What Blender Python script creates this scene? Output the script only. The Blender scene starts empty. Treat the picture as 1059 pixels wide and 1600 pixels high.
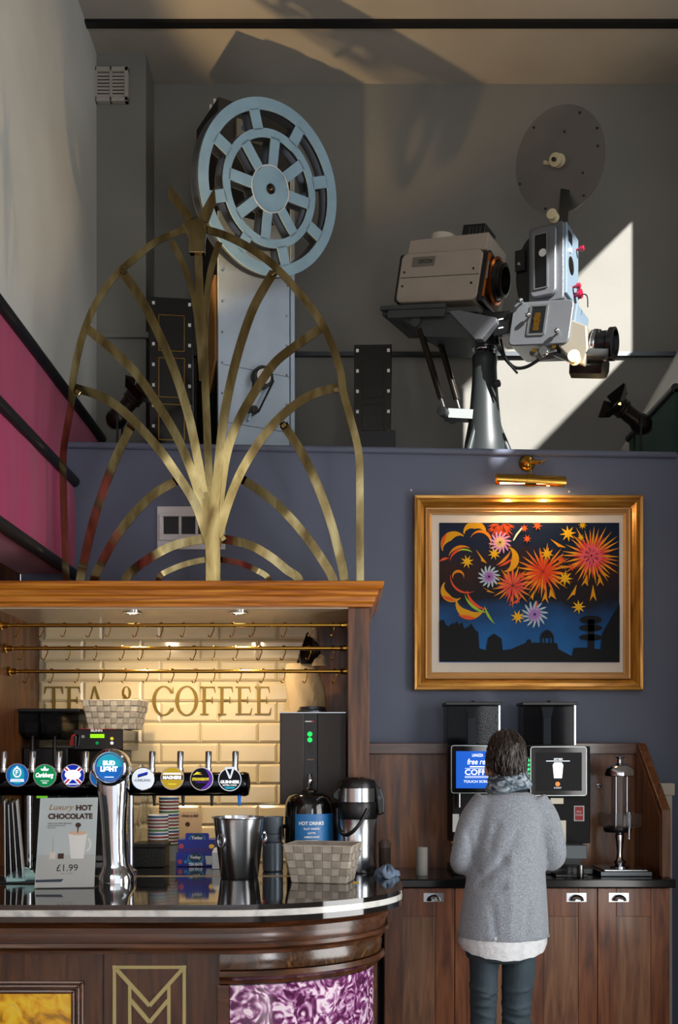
import bpy, math, random
from math import sin, cos, pi, sqrt, atan2, radians
from mathutils import Vector, Matrix, Euler
random.seed(7)
scene = bpy.context.scene
COL = scene.collection
# ------------------------------------------------------------------ camera, world, sun, added fill lights, exposure
FPX, CX, HY, EYE = 1600.0, 529.5, 1180.0, 1.56
cam = bpy.data.cameras.new('camera'); cam.sensor_fit = 'VERTICAL'; cam.sensor_height = 36; cam.lens = 36 * FPX / 1600
cam.shift_y = (HY - 800) / 1600; cam.clip_start = .05
camo = bpy.data.objects.new('camera', cam); COL.objects.link(camo)
camo.location = (0, 0, EYE); camo.rotation_euler = (pi / 2, 0, 0); scene.camera = camo
w = bpy.data.worlds.new('daylight'); scene.world = w; w.use_nodes = True
w.node_tree.nodes['Background'].inputs[0].default_value = (.92, .95, 1.0, 1)
w.node_tree.nodes['Background'].inputs[1].default_value = 1.2
SUN_DIR = Vector((-.6, 1, -.6)).normalized()
sl = bpy.data.lights.new('sun', 'SUN'); sl.energy = 13; sl.angle = radians(1.2); sl.color = (1, .97, .93)
so = bpy.data.objects.new('sun', sl); COL.objects.link(so); so.location = (3, -5, 7)
so.rotation_euler = SUN_DIR.to_track_quat('-Z', 'Y').to_euler()
al = bpy.data.lights.new('added_right_fill', 'AREA'); al.shape = 'RECTANGLE'; al.size = 2.1; al.size_y = 1.85; al.energy = 100; al.color = (.95, .97, 1)
ao = bpy.data.objects.new('added_right_fill', al); COL.objects.link(ao); ao.location = (1.70, -1.5, 1.65); ao.rotation_euler = (pi / 2, 0, pi / 2)  # area light added behind the camera to brighten from the right
al = bpy.data.lights.new('added_side_fill', 'AREA'); al.shape = 'RECTANGLE'; al.size = 1.3; al.size_y = 1.8; al.energy = 36; al.color = (1, .98, .95)
ao = bpy.data.objects.new('added_side_fill', al); COL.objects.link(ao); ao.location = (1.70, 2.75, 1.4); ao.rotation_euler = (pi / 2, 0, pi / 2)  # area light added out of view to light the person from the side
vs = scene.view_settings; vs.view_transform = 'Standard'; vs.look = 'None'; vs.exposure = 0.35; vs.gamma = 1; vs.use_curve_mapping = False

# ------------------------------------------------------------------ helpers
def X(px, d): return (px - CX) * d / FPX
def Z(py, d): return EYE + (HY - py) * d / FPX
def P(px, py, d): return Vector((X(px, d), d, Z(py, d)))
def S(d): return FPX / d
def V(*a): return Vector(a)

class MB:
    def __init__(s): s.v = []; s.f = []
    def add(s, vs, fs):
        o = len(s.v); s.v += [Vector(q) for q in vs]; s.f += [tuple(i + o for i in f) for f in fs]; return s
    def box(s, x0, x1, y0, y1, z0, z1):
        return s.add([(x0,y0,z0),(x1,y0,z0),(x1,y1,z0),(x0,y1,z0),(x0,y0,z1),(x1,y0,z1),(x1,y1,z1),(x0,y1,z1)],
                     [(0,3,2,1),(4,5,6,7),(0,1,5,4),(1,2,6,5),(2,3,7,6),(3,0,4,7)])
    def cbox(s, c, sx, sy, sz, M=None):
        b = MB().box(-sx/2, sx/2, -sy/2, sy/2, -sz/2, sz/2)
        T = Matrix.Translation(c) @ (M.to_4x4() if M else Matrix.Identity(4))
        return s.add([T @ q for q in b.v], b.f)
    def bar(s, p0, p1, wx, wy):
        p0 = Vector(p0); p1 = Vector(p1); q = (p1 - p0).to_track_quat('Z', 'Y').to_matrix()
        return s.cbox((p0 + p1) / 2, wx, wy, (p1 - p0).length, q)
    def cyl(s, p0, p1, r0, r1=None, n=20, caps=True):
        p0 = Vector(p0); p1 = Vector(p1); r1 = r0 if r1 is None else r1
        return s.lathe([(r0, 0), (r1, (p1 - p0).length)], p0, (p1 - p0), n, caps)
    def lathe(s, prof, origin=(0, 0, 0), axis=(0, 0, 1), n=24, caps=True):
        M = Vector(axis).to_track_quat('Z', 'Y').to_matrix(); o = Vector(origin); vs = []; fs = []
        for r, z in prof:
            for k in range(n):
                a = 2*pi*k/n; vs.append(o + M @ Vector((r*cos(a), r*sin(a), z)))
        m = len(prof)
        for j in range(m - 1):
            for k in range(n):
                k2 = (k + 1) % n; fs.append((j*n+k, j*n+k2, (j+1)*n+k2, (j+1)*n+k))
        if caps:
            fs.append(tuple(range(n - 1, -1, -1))); fs.append(tuple((m-1)*n + k for k in range(n)))
        return s.add(vs, fs)
    def tube(s, pts, r, n=8, closed=False):
        pts = [Vector(p) for p in pts]; m = len(pts); vs = []; fs = []; ref = None
        for i, p in enumerate(pts):
            a = pts[(i-1) % m] if (closed or i > 0) else p; b = pts[(i+1) % m] if (closed or i < m-1) else p
            t = (b - a).normalized()
            if ref is None: ref = Vector((0,0,1)) if abs(t.z) < .9 else Vector((1,0,0))
            u = (ref - t*ref.dot(t)).normalized(); ref = u; q = t.cross(u)
            rr = r[i] if isinstance(r, (list, tuple)) else r
            vs += [p + rr*(cos(2*pi*k/n)*u + sin(2*pi*k/n)*q) for k in range(n)]
        for i in range(m if closed else m - 1):
            j = (i + 1) % m
            for k in range(n):
                k2 = (k+1) % n; fs.append((i*n+k, i*n+k2, j*n+k2, j*n+k))
        if not closed: fs += [tuple(range(n-1, -1, -1)), tuple((m-1)*n+k for k in range(n))]
        return s.add(vs, fs)
    def prism(s, poly, O=(0,0,0), U=(1,0,0), W=(0,0,1), N=(0,1,0)):
        O = Vector(O); U = Vector(U); W = Vector(W); N = Vector(N); n = len(poly)
        a = [O + U*p[0] + W*p[1] for p in poly]
        return s.add(a + [q + N for q in a], [tuple(range(n)), tuple(range(2*n-1, n-1, -1))] + [(i, i+n, (i+1) % n + n, (i+1) % n) for i in range(n)])
    def loft(s, rings, caps=True, closed=True):
        n = len(rings[0]); m = len(rings); fs = []
        for j in range(m - 1):
            for k in range(n if closed else n - 1):
                k2 = (k+1) % n; fs.append((j*n+k, j*n+k2, (j+1)*n+k2, (j+1)*n+k))
        if caps: fs += [tuple(range(n-1, -1, -1)), tuple((m-1)*n+k for k in range(n))]
        return s.add([q for r in rings for q in r], fs)
    def annulus(s, r0, r1, z0, z1, n=48, a0=0, a1=2*pi):
        full = abs(a1 - a0 - 2*pi) < 1e-6; m = n if full else n + 1; vs = []; fs = []
        for k in range(m):
            a = a0 + (a1-a0)*k/n
            for r, z in ((r0,z0),(r1,z0),(r1,z1),(r0,z1)): vs.append((r*cos(a), r*sin(a), z))
        for k in range(n):
            j = (k+1) % m
            for q in range(4):
                q2 = (q+1) % 4; fs.append((k*4+q, k*4+q2, j*4+q2, j*4+q))
        if not full: fs += [(0,1,2,3), ((m-1)*4+3,(m-1)*4+2,(m-1)*4+1,(m-1)*4)]
        return s.add(vs, fs)
    def sphere(s, c, rx, ry=None, rz=None, n=16, m=10):
        ry = rx if ry is None else ry; rz = rx if rz is None else rz; c = Vector(c)
        rings = []
        for j in range(1, m):
            t = pi*j/m; rings.append([c + Vector((rx*sin(t)*cos(2*pi*k/n), ry*sin(t)*sin(2*pi*k/n), -rz*cos(t))) for k in range(n)])
        return s.loft(rings)
    def ribbon(s, pts, width, y0, y1):
        # flat bar lying in the XZ plane: pts are (x, z)
        pts = [Vector((p[0], p[1])) for p in pts]; m = len(pts); vs = []; fs = []
        for i, p in enumerate(pts):
            t = (pts[min(i+1, m-1)] - pts[max(i-1, 0)]).normalized(); nrm = Vector((-t.y, t.x))
            wd = width[i] if isinstance(width, (list, tuple)) else width
            a = p + nrm*wd/2; b = p - nrm*wd/2
            vs += [(a.x,y0,a.y),(b.x,y0,b.y),(b.x,y1,b.y),(a.x,y1,a.y)]
        for i in range(m-1):
            for q in range(4):
                q2 = (q+1) % 4; fs.append((i*4+q, i*4+q2, (i+1)*4+q2, (i+1)*4+q))
        fs += [(3,2,1,0), ((m-1)*4,(m-1)*4+1,(m-1)*4+2,(m-1)*4+3)]
        return s.add(vs, fs)
    def bowed(s, pts, width, ys, th):
        pts = [Vector((p[0], p[1])) for p in pts]; m = len(pts); vs = []; fs = []
        for i, p in enumerate(pts):
            t = (pts[min(i+1, m-1)] - pts[max(i-1, 0)]).normalized(); nrm = Vector((-t.y, t.x)); a = p + nrm*width/2; b = p - nrm*width/2; y = ys[i]
            vs += [(a.x,y,a.y),(b.x,y,b.y),(b.x,y+th,b.y),(a.x,y+th,a.y)]
        for i in range(m-1):
            for q in range(4):
                q2 = (q+1) % 4; fs.append((i*4+q, i*4+q2, (i+1)*4+q2, (i+1)*4+q))
        fs += [(3,2,1,0), ((m-1)*4,(m-1)*4+1,(m-1)*4+2,(m-1)*4+3)]
        return s.add(vs, fs)
    def xf(s, M): s.v = [M @ q for q in s.v]; return s
    def join(s, o): return s.add(o.v, o.f)

def smooth_path(pts, sub=5):
    pts = [Vector(p) for p in pts]; out = []
    for i in range(len(pts)-1):
        p0 = pts[max(i-1,0)]; p1 = pts[i]; p2 = pts[i+1]; p3 = pts[min(i+2, len(pts)-1)]
        for k in range(sub):
            t = k/sub
            out.append(.5*((2*p1) + (p2-p0)*t + (2*p0-5*p1+4*p2-p3)*t*t + (3*p1-p0-3*p2+p3)*t**3))
    out.append(pts[-1]); return out

def root_matrix(o): return Matrix.Translation(o.location) @ o.rotation_euler.to_matrix().to_4x4()
def full_matrix(o):
    M = root_matrix(o)
    while o.parent: o = o.parent; M = root_matrix(o) @ M
    return M
def thing(name, label, cat, loc=(0,0,0), rotz=0, group=None):
    o = bpy.data.objects.new(name, None); COL.objects.link(o); o.empty_display_size = .1
    o.location = loc; o.rotation_euler = (0, 0, rotz); tag(o, label, cat, group); return o
def tag(o, label=None, cat=None, group=None, kind=None):
    for k, v in (('label', label), ('category', cat), ('group', group), ('kind', kind)):
        if v: o[k] = v
    return o
def obj(name, mb, mat, parent=None, smooth=None, bevel=None, world=True, loc=None, label=None):
    """one mesh object; mesh given in world coordinates unless world=False (then local to the parent)"""
    me = bpy.data.meshes.new(name); vs = mb.v
    if parent is not None and world: M = full_matrix(parent).inverted(); vs = [M @ q for q in vs]
    L = Vector((0,0,0))
    if parent is None:
        xs = [q.x for q in vs]; ys = [q.y for q in vs]; zs = [q.z for q in vs]
        L = Vector(((min(xs)+max(xs))/2, (min(ys)+max(ys))/2, min(zs))) if loc is None else Vector(loc)
        vs = [q - L for q in vs]
    me.from_pydata([tuple(q) for q in vs], [], mb.f); me.validate(); me.update()
    fix_normals(me)
    if smooth:
        me.polygons.foreach_set('use_smooth', [True]*len(me.polygons)); me.set_sharp_from_angle(angle=radians(smooth))
    o = bpy.data.objects.new(name, me); COL.objects.link(o); o.location = L; o.parent = parent
    me.materials.append(mat)
    if bevel:
        m = o.modifiers.new('bevel', 'BEVEL'); m.width = bevel; m.segments = 2; m.limit_method = 'ANGLE'; m.angle_limit = radians(50); m.harden_normals = False
    if label: o['label'] = label
    return o
import bmesh
def fix_normals(me):
    bm = bmesh.new(); bm.from_mesh(me); bmesh.ops.recalc_face_normals(bm, faces=bm.faces); bm.to_mesh(me); bm.free()
def copy_tree(o, parent=None):
    c = o.copy(); COL.objects.link(c); c.parent = parent
    for ch in list(o.children): copy_tree(ch, c)
    return c
FACE = Matrix(((1,0,0,0),(0,0,-1,0),(0,1,0,0),(0,0,0,1)))      # local x right, y up, facing the viewer (-Y)
def face_at(p, rz=0, tilt=0): return Matrix.Translation(p) @ Matrix.Rotation(rz, 4, 'Z') @ Matrix.Rotation(tilt, 4, 'X') @ FACE
def text_mb(s, h, width=None, shear=0, bold=0, ext=.0008):
    cu = bpy.data.curves.new('t', 'FONT'); cu.body = s; cu.align_x = 'CENTER'; cu.align_y = 'CENTER'; cu.size = 1; cu.shear = shear; cu.offset = bold; cu.resolution_u = 3
    ob = bpy.data.objects.new('t', cu); COL.objects.link(ob); me = bpy.data.meshes.new_from_object(ob)
    vs = [Vector(q.co) for q in me.vertices]; fs = [tuple(p.vertices) for p in me.polygons]
    bpy.data.objects.remove(ob); bpy.data.curves.remove(cu); bpy.data.meshes.remove(me)
    if not vs: return MB()
    x0 = min(q.x for q in vs); x1 = max(q.x for q in vs); y0 = min(q.y for q in vs); y1 = max(q.y for q in vs)
    sy = h/(y1-y0); sx = (width/(x1-x0)) if width else sy
    m = MB(); m.add([((q.x-(x0+x1)/2)*sx, (q.y-(y0+y1)/2)*sy, ext) for q in vs], fs); return m
def text(name, s, h, M, mat, parent, width=None, shear=0, bold=0):
    m = text_mb(s, h, width, shear, bold).xf(M)
    o = obj(name, m, mat, parent)
    return o

# ------------------------------------------------------------------ materials
def hexc(h, k=1):
    h = h.lstrip('#'); c = [int(h[i:i+2], 16)/255 for i in (0, 2, 4)]
    return tuple(((x/12.92) if x <= .04045 else ((x+.055)/1.055)**2.4)*k for x in c) + (1,)
def mat(name, col, rough=.5, metal=0, bump=0, bscale=80, noise=0, nscale=6, emit=None, estr=0, trans=0, alpha=1, coat=0, ior=1.45, spec=None, stretch=None, sheen=0):
    m = bpy.data.materials.new(name); m.use_nodes = True; nt = m.node_tree; b = nt.nodes['Principled BSDF']
    c = hexc(col) if isinstance(col, str) else tuple(col) + (1,)
    b.inputs['Base Color'].default_value = c; b.inputs['Roughness'].default_value = rough; b.inputs['Metallic'].default_value = metal
    b.inputs['Transmission Weight'].default_value = trans; b.inputs['Coat Weight'].default_value = coat; b.inputs['IOR'].default_value = ior
    b.inputs['Alpha'].default_value = alpha; b.inputs['Coat Roughness'].default_value = .08
    if sheen: b.inputs['Sheen Weight'].default_value = sheen
    if spec is not None: b.inputs['Specular IOR Level'].default_value = spec
    if emit: b.inputs['Emission Color'].default_value = hexc(emit) if isinstance(emit, str) else tuple(emit)+(1,); b.inputs['Emission Strength'].default_value = estr
    tc = nt.nodes.new('ShaderNodeTexCoord'); src = tc.outputs['Object']
    if stretch:
        mp = nt.nodes.new('ShaderNodeMapping'); mp.inputs['Scale'].default_value = stretch; nt.links.new(src, mp.inputs['Vector']); src = mp.outputs[0]
    # every material carries a little procedural variation
    n = nt.nodes.new('ShaderNodeTexNoise'); n.inputs['Scale'].default_value = nscale; n.inputs['Detail'].default_value = 5; nt.links.new(src, n.inputs['Vector'])
    k = noise if noise else .06
    hsv = nt.nodes.new('ShaderNodeMapRange'); hsv.inputs['From Min'].default_value = .3; hsv.inputs['From Max'].default_value = .7
    hsv.inputs['To Min'].default_value = 1-k; hsv.inputs['To Max'].default_value = 1+k; nt.links.new(n.outputs['Fac'], hsv.inputs['Value'])
    mx = nt.nodes.new('ShaderNodeMix'); mx.data_type = 'RGBA'; mx.blend_type = 'MULTIPLY'; mx.inputs['Factor'].default_value = 1
    mx.inputs['A'].default_value = c; nt.links.new(hsv.outputs[0], mx.inputs['B']); nt.links.new(mx.outputs['Result'], b.inputs['Base Color'])
    if bump:
        n2 = nt.nodes.new('ShaderNodeTexNoise'); n2.inputs['Scale'].default_value = bscale; n2.inputs['Detail'].default_value = 4; nt.links.new(src, n2.inputs['Vector'])
        bp = nt.nodes.new('ShaderNodeBump'); bp.inputs['Strength'].default_value = bump; bp.inputs['Distance'].default_value = .01; nt.links.new(n2.outputs['Fac'], bp.inputs['Height']); nt.links.new(bp.outputs[0], b.inputs['Normal'])
    return m
def ramp_mat(name, cols, tex='noise', scale=(1,1,1), tscale=5, detail=6, dist=0, rough=.5, metal=0, coat=0, bump=.1, pos=None):
    m = bpy.data.materials.new(name); m.use_nodes = True; nt = m.node_tree; b = nt.nodes['Principled BSDF']
    tc = nt.nodes.new('ShaderNodeTexCoord'); mp = nt.nodes.new('ShaderNodeMapping'); mp.inputs['Scale'].default_value = scale; nt.links.new(tc.outputs['Object'], mp.inputs['Vector'])
    if tex == 'noise':
        t = nt.nodes.new('ShaderNodeTexNoise'); t.inputs['Scale'].default_value = tscale; t.inputs['Detail'].default_value = detail; t.inputs['Distortion'].default_value = dist
    elif tex == 'wave':
        t = nt.nodes.new('ShaderNodeTexWave'); t.inputs['Scale'].default_value = tscale; t.inputs['Distortion'].default_value = dist; t.inputs['Detail'].default_value = detail; t.inputs['Detail Scale'].default_value = 1.5
    else:
        t = nt.nodes.new('ShaderNodeTexVoronoi'); t.inputs['Scale'].default_value = tscale; t.feature = 'SMOOTH_F1'
    nt.links.new(mp.outputs[0], t.inputs['Vector']); out = t.outputs['Fac'] if tex != 'voronoi' else t.outputs['Distance']
    cr = nt.nodes.new('ShaderNodeValToRGB'); e = cr.color_ramp.elements
    pos = pos or [.3 + .4*i/(len(cols)-1) for i in range(len(cols))]
    while len(e) < len(cols): e.new(.5)
    for i, c in enumerate(cols): e[i].position = pos[i]; e[i].color = hexc(c)
    nt.links.new(out, cr.inputs[0]); nt.links.new(cr.outputs[0], b.inputs['Base Color'])
    b.inputs['Roughness'].default_value = rough; b.inputs['Metallic'].default_value = metal; b.inputs['Coat Weight'].default_value = coat; b.inputs['Coat Roughness'].default_value = .12
    if bump:
        bp = nt.nodes.new('ShaderNodeBump'); bp.inputs['Strength'].default_value = bump; bp.inputs['Distance'].default_value = .004; nt.links.new(out, bp.inputs['Height']); nt.links.new(bp.outputs[0], b.inputs['Normal'])
    return m
def wood(name, cols, vertical=True, rough=.4, coat=.15, k=1):
    sc = (9*k, 9*k, .8*k) if vertical else (.8*k, 9*k, 9*k)
    return ramp_mat(name, cols, 'noise', sc, 3.0, 8, 1.2, rough, 0, coat, .12)

M_ = {}
M_['wall_white'] = mat('pale_plaster', '#c6c8c3', .85, bump=.08, bscale=40, noise=.07, nscale=2)
M_['wall_grey'] = mat('grey_plaster', '#777670', .85, bump=.08, bscale=40, noise=.06, nscale=2)
M_['ceil'] = mat('ceiling_paint', '#a09a90', .9, bump=.1, bscale=20, noise=.08, nscale=2)
M_['blue'] = mat('slate_blue_paint', '#5f677a', .6, bump=.04, bscale=120, noise=.04, nscale=3)
M_['black'] = mat('black_plastic', '#0c0d0f', .35)
M_['blackgloss'] = mat('gloss_black', '#07080a', .12, coat=.3)
M_['blackmetal'] = mat('black_enamel', '#15120f', .3, .6)
M_['bronze'] = mat('dark_bronze', '#2c2622', .28, .8, noise=.2, nscale=12)
M_['magenta'] = mat('magenta_fabric', '#a8245c', .75, bump=.15, bscale=300, noise=.12, nscale=3, stretch=(6, 6, .6), sheen=.2)
M_['green'] = mat('green_fabric', '#0d3a2c', .8, bump=.15, bscale=300)
M_['navy'] = mat('black_piping', '#14161c', .5)
M_['brass'] = ramp_mat('polished_brass', ['#52432a', '#7d6d48', '#a3946c'], 'noise', (3, 3, 1), 4, 6, .6, .10, 1, 0, .02)
M_['gold'] = mat('brass_rail', '#b58b3c', .2, 1)
M_['goldframe'] = ramp_mat('gilt_wood', ['#7a4d14', '#b07a2a', '#c99a45'], 'noise', (2, 2, 30), 2, 4, .4, .32, .55, .2, .1)
M_['goldframe_v'] = ramp_mat('gilt_wood_upright', ['#7a4d14', '#b07a2a', '#c99a45'], 'noise', (30, 2, 2), 2, 4, .4, .32, .55, .2, .1)
M_['goldslip'] = mat('pale_gilt_slip', '#b58a55', .45, .4)
M_['mount'] = mat('cream_mount_board', '#cfc6b8', .8)
M_['oak'] = ramp_mat('honey_oak', ['#8a4a12', '#c07420', '#d89436'], 'noise', (.7, 10, 16), 3, 8, 1.0, .32, 0, .3, .1)
M_['oakdark'] = wood('dark_oak_upright', ['#2a1406', '#5c3416', '#7c4e28'], True, .45)
M_['oakdark_h'] = wood('dark_oak_level', ['#261206', '#44240e', '#5e3418'], False, .3, .4)
M_['walnut'] = wood('dark_walnut_upright', ['#1e1006', '#3e2210', '#553018'], True, .35, .3)
M_['burl'] = ramp_mat('burl_walnut', ['#1d110a', '#4a2f19', '#2b190d', '#6a4826'], 'noise', (4, 4, 4), 2.6, 8, 2.5, .22, 0, .5, .05)
M_['cabwood'] = wood('brown_cabinet_wood', ['#4a2412', '#74401f', '#8a5530'], True, .42, .2)
M_['cabpanel'] = wood('brown_cabinet_panel', ['#50301c', '#7a5032', '#936846'], True, .42, .2)
M_['splash'] = ramp_mat('brown_veneer', ['#361a06', '#6a3a10', '#8e5416'], 'noise', (10, 10, 1), 3, 6, .6, .4, 0, .2, .05)
M_['tile'] = mat('cream_glazed_tile', '#cdbb98', .12, coat=.5, noise=.05, nscale=4)
M_['grout'] = mat('pale_grout', '#a89a80', .9)
M_['soffit'] = mat('cream_soffit', '#b9aa92', .25)
M_['stone'] = mat('black_polished_stone', '#0a0b0c', .05, coat=.5, spec=.8, noise=.3, nscale=60)
M_['worktop'] = mat('black_laminate_worktop', '#0b0e10', .15, noise=.3, nscale=60)
M_['marble'] = ramp_mat('white_marble_band', ['#8d9090', '#c9cac6', '#d6d6d0'], 'noise', (3, 3, 3), 3, 8, 1, .15, 0, .3, 0)
M_['edgestrip'] = mat('pale_edge_strip', '#b39a72', .35)
M_['chrome'] = mat('chrome', '#c9ced4', .08, 1)
M_['steel'] = mat('brushed_steel', '#aeb2b6', .22, 1, noise=.05, nscale=3, stretch=(1, 1, 60))
M_['steeldark'] = mat('gunmetal', '#4a4e52', .3, .85)
M_['darkchrome'] = mat('dark_chrome', '#2a2c30', .12, 1)
M_['alu'] = mat('satin_aluminium', '#9aa0a2', .32, .9)
M_['galv'] = mat('galvanised_sheet', '#b4c2cf', .42, .35, noise=.1, nscale=5)
M_['reelblue'] = mat('pale_blue_enamel', '#88a7b8', .45, .2, bump=.08, bscale=60, noise=.1, nscale=9)
M_['reeledge'] = mat('worn_steel_edge', '#5c6066', .4, .7)
M_['discgrey'] = mat('grey_disc', '#706e6b', .4, .7, noise=.06, nscale=4)
M_['beige'] = mat('putty_enamel', '#9a9082', .45, bump=.15, bscale=220, noise=.05)
M_['beigelight'] = mat('cream_enamel', '#bcb4a4', .45)
M_['hammer'] = mat('hammered_grey', '#6f7378', .32, .5, bump=.15, bscale=200)
M_['hammerdark'] = mat('hammered_dark_grey', '#4c4f50', .35, .5, bump=.15, bscale=200)
M_['bluegrey'] = mat('bluegrey_enamel', '#7d90a0', .35, .3)
M_['putty'] = mat('pale_cast_metal', '#a09a8c', .35, .5)
M_['tablegrey'] = mat('grey_table_metal', '#414646', .5, .3, noise=.1)
M_['pedestal'] = mat('grey_green_enamel', '#2c3132', .42, .2)
M_['cream_plastic'] = mat('ivory_plastic', '#c9bd98', .4)
M_['redknob'] = mat('crimson_knob', '#8f1031', .25, coat=.4)
M_['copper'] = mat('orange_anodised', '#b8641e', .25, .9)
M_['tan'] = mat('tan_sheet', '#8a6332', .5)
M_['white'] = mat('white_plastic', '#d4d4d2', .45)
M_['paper'] = mat('white_card', '#cfd4d4', .7)
M_['glass'] = mat('clear_acrylic', '#e8eef0', .03, trans=1, ior=1.3, alpha=.55)
M_['smoke'] = mat('smoked_acrylic', '#30343a', .06, trans=.9, ior=1.2, alpha=.8)
M_['basket'] = mat('woven_taupe_strap', '#958c80', .7, bump=.4, bscale=300, noise=.15, nscale=30)
M_['basketlight'] = mat('woven_taupe_strap_light', '#b3aa9d', .7, bump=.4, bscale=300, noise=.15, nscale=30)
M_['darkbox'] = mat('black_rattan', '#15110d', .45, bump=.3, bscale=150)
M_['cloth'] = mat('blue_grey_cloth', '#6d8096', .85, bump=.3, bscale=150)
M_['mint'] = mat('pale_mint_cloth', '#a9cfcb', .8, bump=.2, bscale=100)
M_['sack'] = mat('kraft_sack', '#a08a68', .75, bump=.3, bscale=60, noise=.12)
M_['label_blue'] = mat('blue_label', '#1d6ba8', .4)
M_['ink'] = mat('dark_ink', '#1c1513', .6)
M_['inkbrown'] = mat('brown_ink', '#3a2016', .6)
M_['inktan'] = mat('tan_ink', '#9a6c3c', .6)
M_['inkwhite'] = mat('white_ink', '#e6eaea', .5)
M_['letters'] = mat('gold_leaf_letter', '#7a6224', .4, .5)
M_['skin'] = mat('skin', '#b98a74', .5)
M_['hair'] = ramp_mat('grey_brown_hair', ['#0e0a08', '#261d18', '#7d7168'], 'noise', (60, 60, 8), 2, 6, .5, .5, 0, 0, .6, [.38, .58, .72])
M_['sweater'] = mat('grey_marl_knit', '#868e97', .9, bump=.6, bscale=260, noise=.34, nscale=190, sheen=.3)
M_['shirt'] = mat('white_cotton', '#c6cace', .85, bump=.4, bscale=60, noise=.12, nscale=40)
M_['jeans'] = mat('grey_blue_denim', '#33424b', .8, bump=.25, bscale=200, noise=.15, nscale=20)
M_['scarf'] = ramp_mat('patterned_scarf', ['#161c24', '#3a4a58', '#8a98a0', '#b9c1c2'], 'noise', (22, 22, 40), 1, 4, 1.2, .85, 0, 0, .3)
M_['floor'] = wood('floor_boards', ['#2a1a10', '#4a3020', '#5e4029'], False)
M_['blackmatte'] = mat('matt_black_plastic', '#08090b', .55, spec=.25)
def neon(name, c, s=1.0): return mat(name, c, .4, emit=c, estr=s, spec=.15)
# ------------------------------------------------------------------ the room
CEIL = 5.67; DB = 5.15; DU = 6.27
def struct(name, mb, m, bevel=None, smooth=None):
    o = obj(name, mb, m, bevel=bevel, smooth=smooth); o['kind'] = 'structure'; return o
struct('floor', MB().box(-1.7, 1.85, -4, 5.2, -.1, 0), M_['floor'])
struct('ceiling', MB().box(-1.7, 2.4, -4, 6.4, CEIL, CEIL + .12), M_['ceil'])
def zl(x): return 3.131 - .0168*(x + 1.42)                      # top of the blue wall falls a little to the right
# blue lower wall with the ledge behind it
wb = MB(); xa, xb = -1.6, 1.72
wb.add([(xa,DB,0),(xb,DB,0),(xb,DU,0),(xa,DU,0),(xa,DB,zl(xa)),(xb,DB,zl(xb)),(xb,DU,zl(xb)),(xa,DU,zl(xa))],
       [(0,3,2,1),(4,5,6,7),(0,1,5,4),(1,2,6,5),(2,3,7,6),(3,0,4,7)])
struct('wall_back_lower', wb, M_['blue'])
cp = MB().tube([(-1.39, DB - .006, zl(-1.39) - .012), (1.69, DB - .006, zl(1.69) - .012)], .017, 10)
struct('trim_1', cp, M_['blue'], smooth=40)
struct('wall_back_upper', MB().box(-1.42, 2.4, DU, DU + .1, 2.9, CEIL), M_['wall_grey'])
struct('wall_chimney', MB().box(-1.42, X(228, 6.0), 6.0, DU, 3.0, CEIL), M_['wall_grey'])
struct('wall_left_upper', MB().box(-1.7, -1.42, -4, DU, 2.94, CEIL), M_['wall_white'])
struct('wall_left_lower', MB().box(-1.7, -1.602, -4, DB, 0, 2.94), M_['oakdark'])
# right wall: low vertical part, sloping bulkhead, upper part with a window
wr = MB(); ya, yb = -4, DB
for (y0, y1, z0, z1) in ((ya, -2.6, 0, 3.42), (-.4, 2.1, 0, 3.42), (3.4, DU, 0, 3.42), (2.1, 3.4, 0, .5), (2.1, 3.4, 2.3, 3.42), (-2.6, -.4, 0, .7), (-2.6, -.4, 2.6, 3.42)): wr.box(1.72, 1.8, y0, y1, z0, z1)
struct('wall_right_lower', wr, M_['wall_white'])
struct('wall_right_slope', MB().prism([(1.72, 3.42), (2.25, 4.35), (2.31, 4.35), (1.8, 3.40)], (0, -4, 0), (1,0,0), (0,0,1), (0, 4 + DU, 0)), M_['wall_white'])
wu = MB(); WY0, WY1, WZ0, WZ1 = 2.6, 5.52, 4.47, 5.36
for (y0, y1, z0, z1) in ((-4, WY0, 4.35, CEIL), (WY1, DU + .1, 4.35, CEIL), (WY0, WY1, 4.35, WZ0), (WY0, WY1, WZ1, CEIL)): wu.box(2.25, 2.31, y0, y1, z0, z1)
struct('wall_right_upper', wu, M_['wall_white'])
fr = MB()
for a, b in ((WY0, WY0 + .03), (WY1 - .03, WY1)): fr.box(2.26, 2.30, a, b, WZ0, WZ1)
for a, b in ((WZ0, WZ0 + .03), (WZ1 - .03, WZ1)): fr.box(2.26, 2.30, WY0, WY1, a, b)
struct('window_1', fr, M_['white'])
fr = MB()
for a, b in ((-2.6, -2.55), (-1.52, -1.48), (-.45, -.4)): fr.box(1.73, 1.79, a, b, .7, 2.6)
for a, b in ((.7, .75), (2.55, 2.6)): fr.box(1.73, 1.79, -2.6, -.4, a, b)
struct('added_window_2', fr, M_['white'])  # unseen window, added to hold the right-hand fill light
fr = MB()
for y0_, y1_ in ((2.1, 2.14), (3.36, 3.4)): fr.box(1.73, 1.79, y0_, y1_, .5, 2.3)
for z0_, z1_ in ((.5, .54), (2.26, 2.3)): fr.box(1.73, 1.79, 2.1, 3.4, z0_, z1_)
struct('added_window_3', fr, M_['white'])  # unseen window, added to hold the side fill light
struct('added_sun_blocker', MB().box(1.8, 4.2, -2.2, 3.8, 2.35, 2.45), M_['wall_grey'])      # unseen slab added outside to keep the sun out of the side opening
struct('trim_2', MB().box(-1.42, 2.25, 5.715, 5.765, CEIL - .02, CEIL + .001), M_['black'])
tr = MB().box(X(228, 6.0), 2.06, DU - .03, DU, 3.995, 4.02); struct('trim_3', tr, M_['steeldark'])
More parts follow.
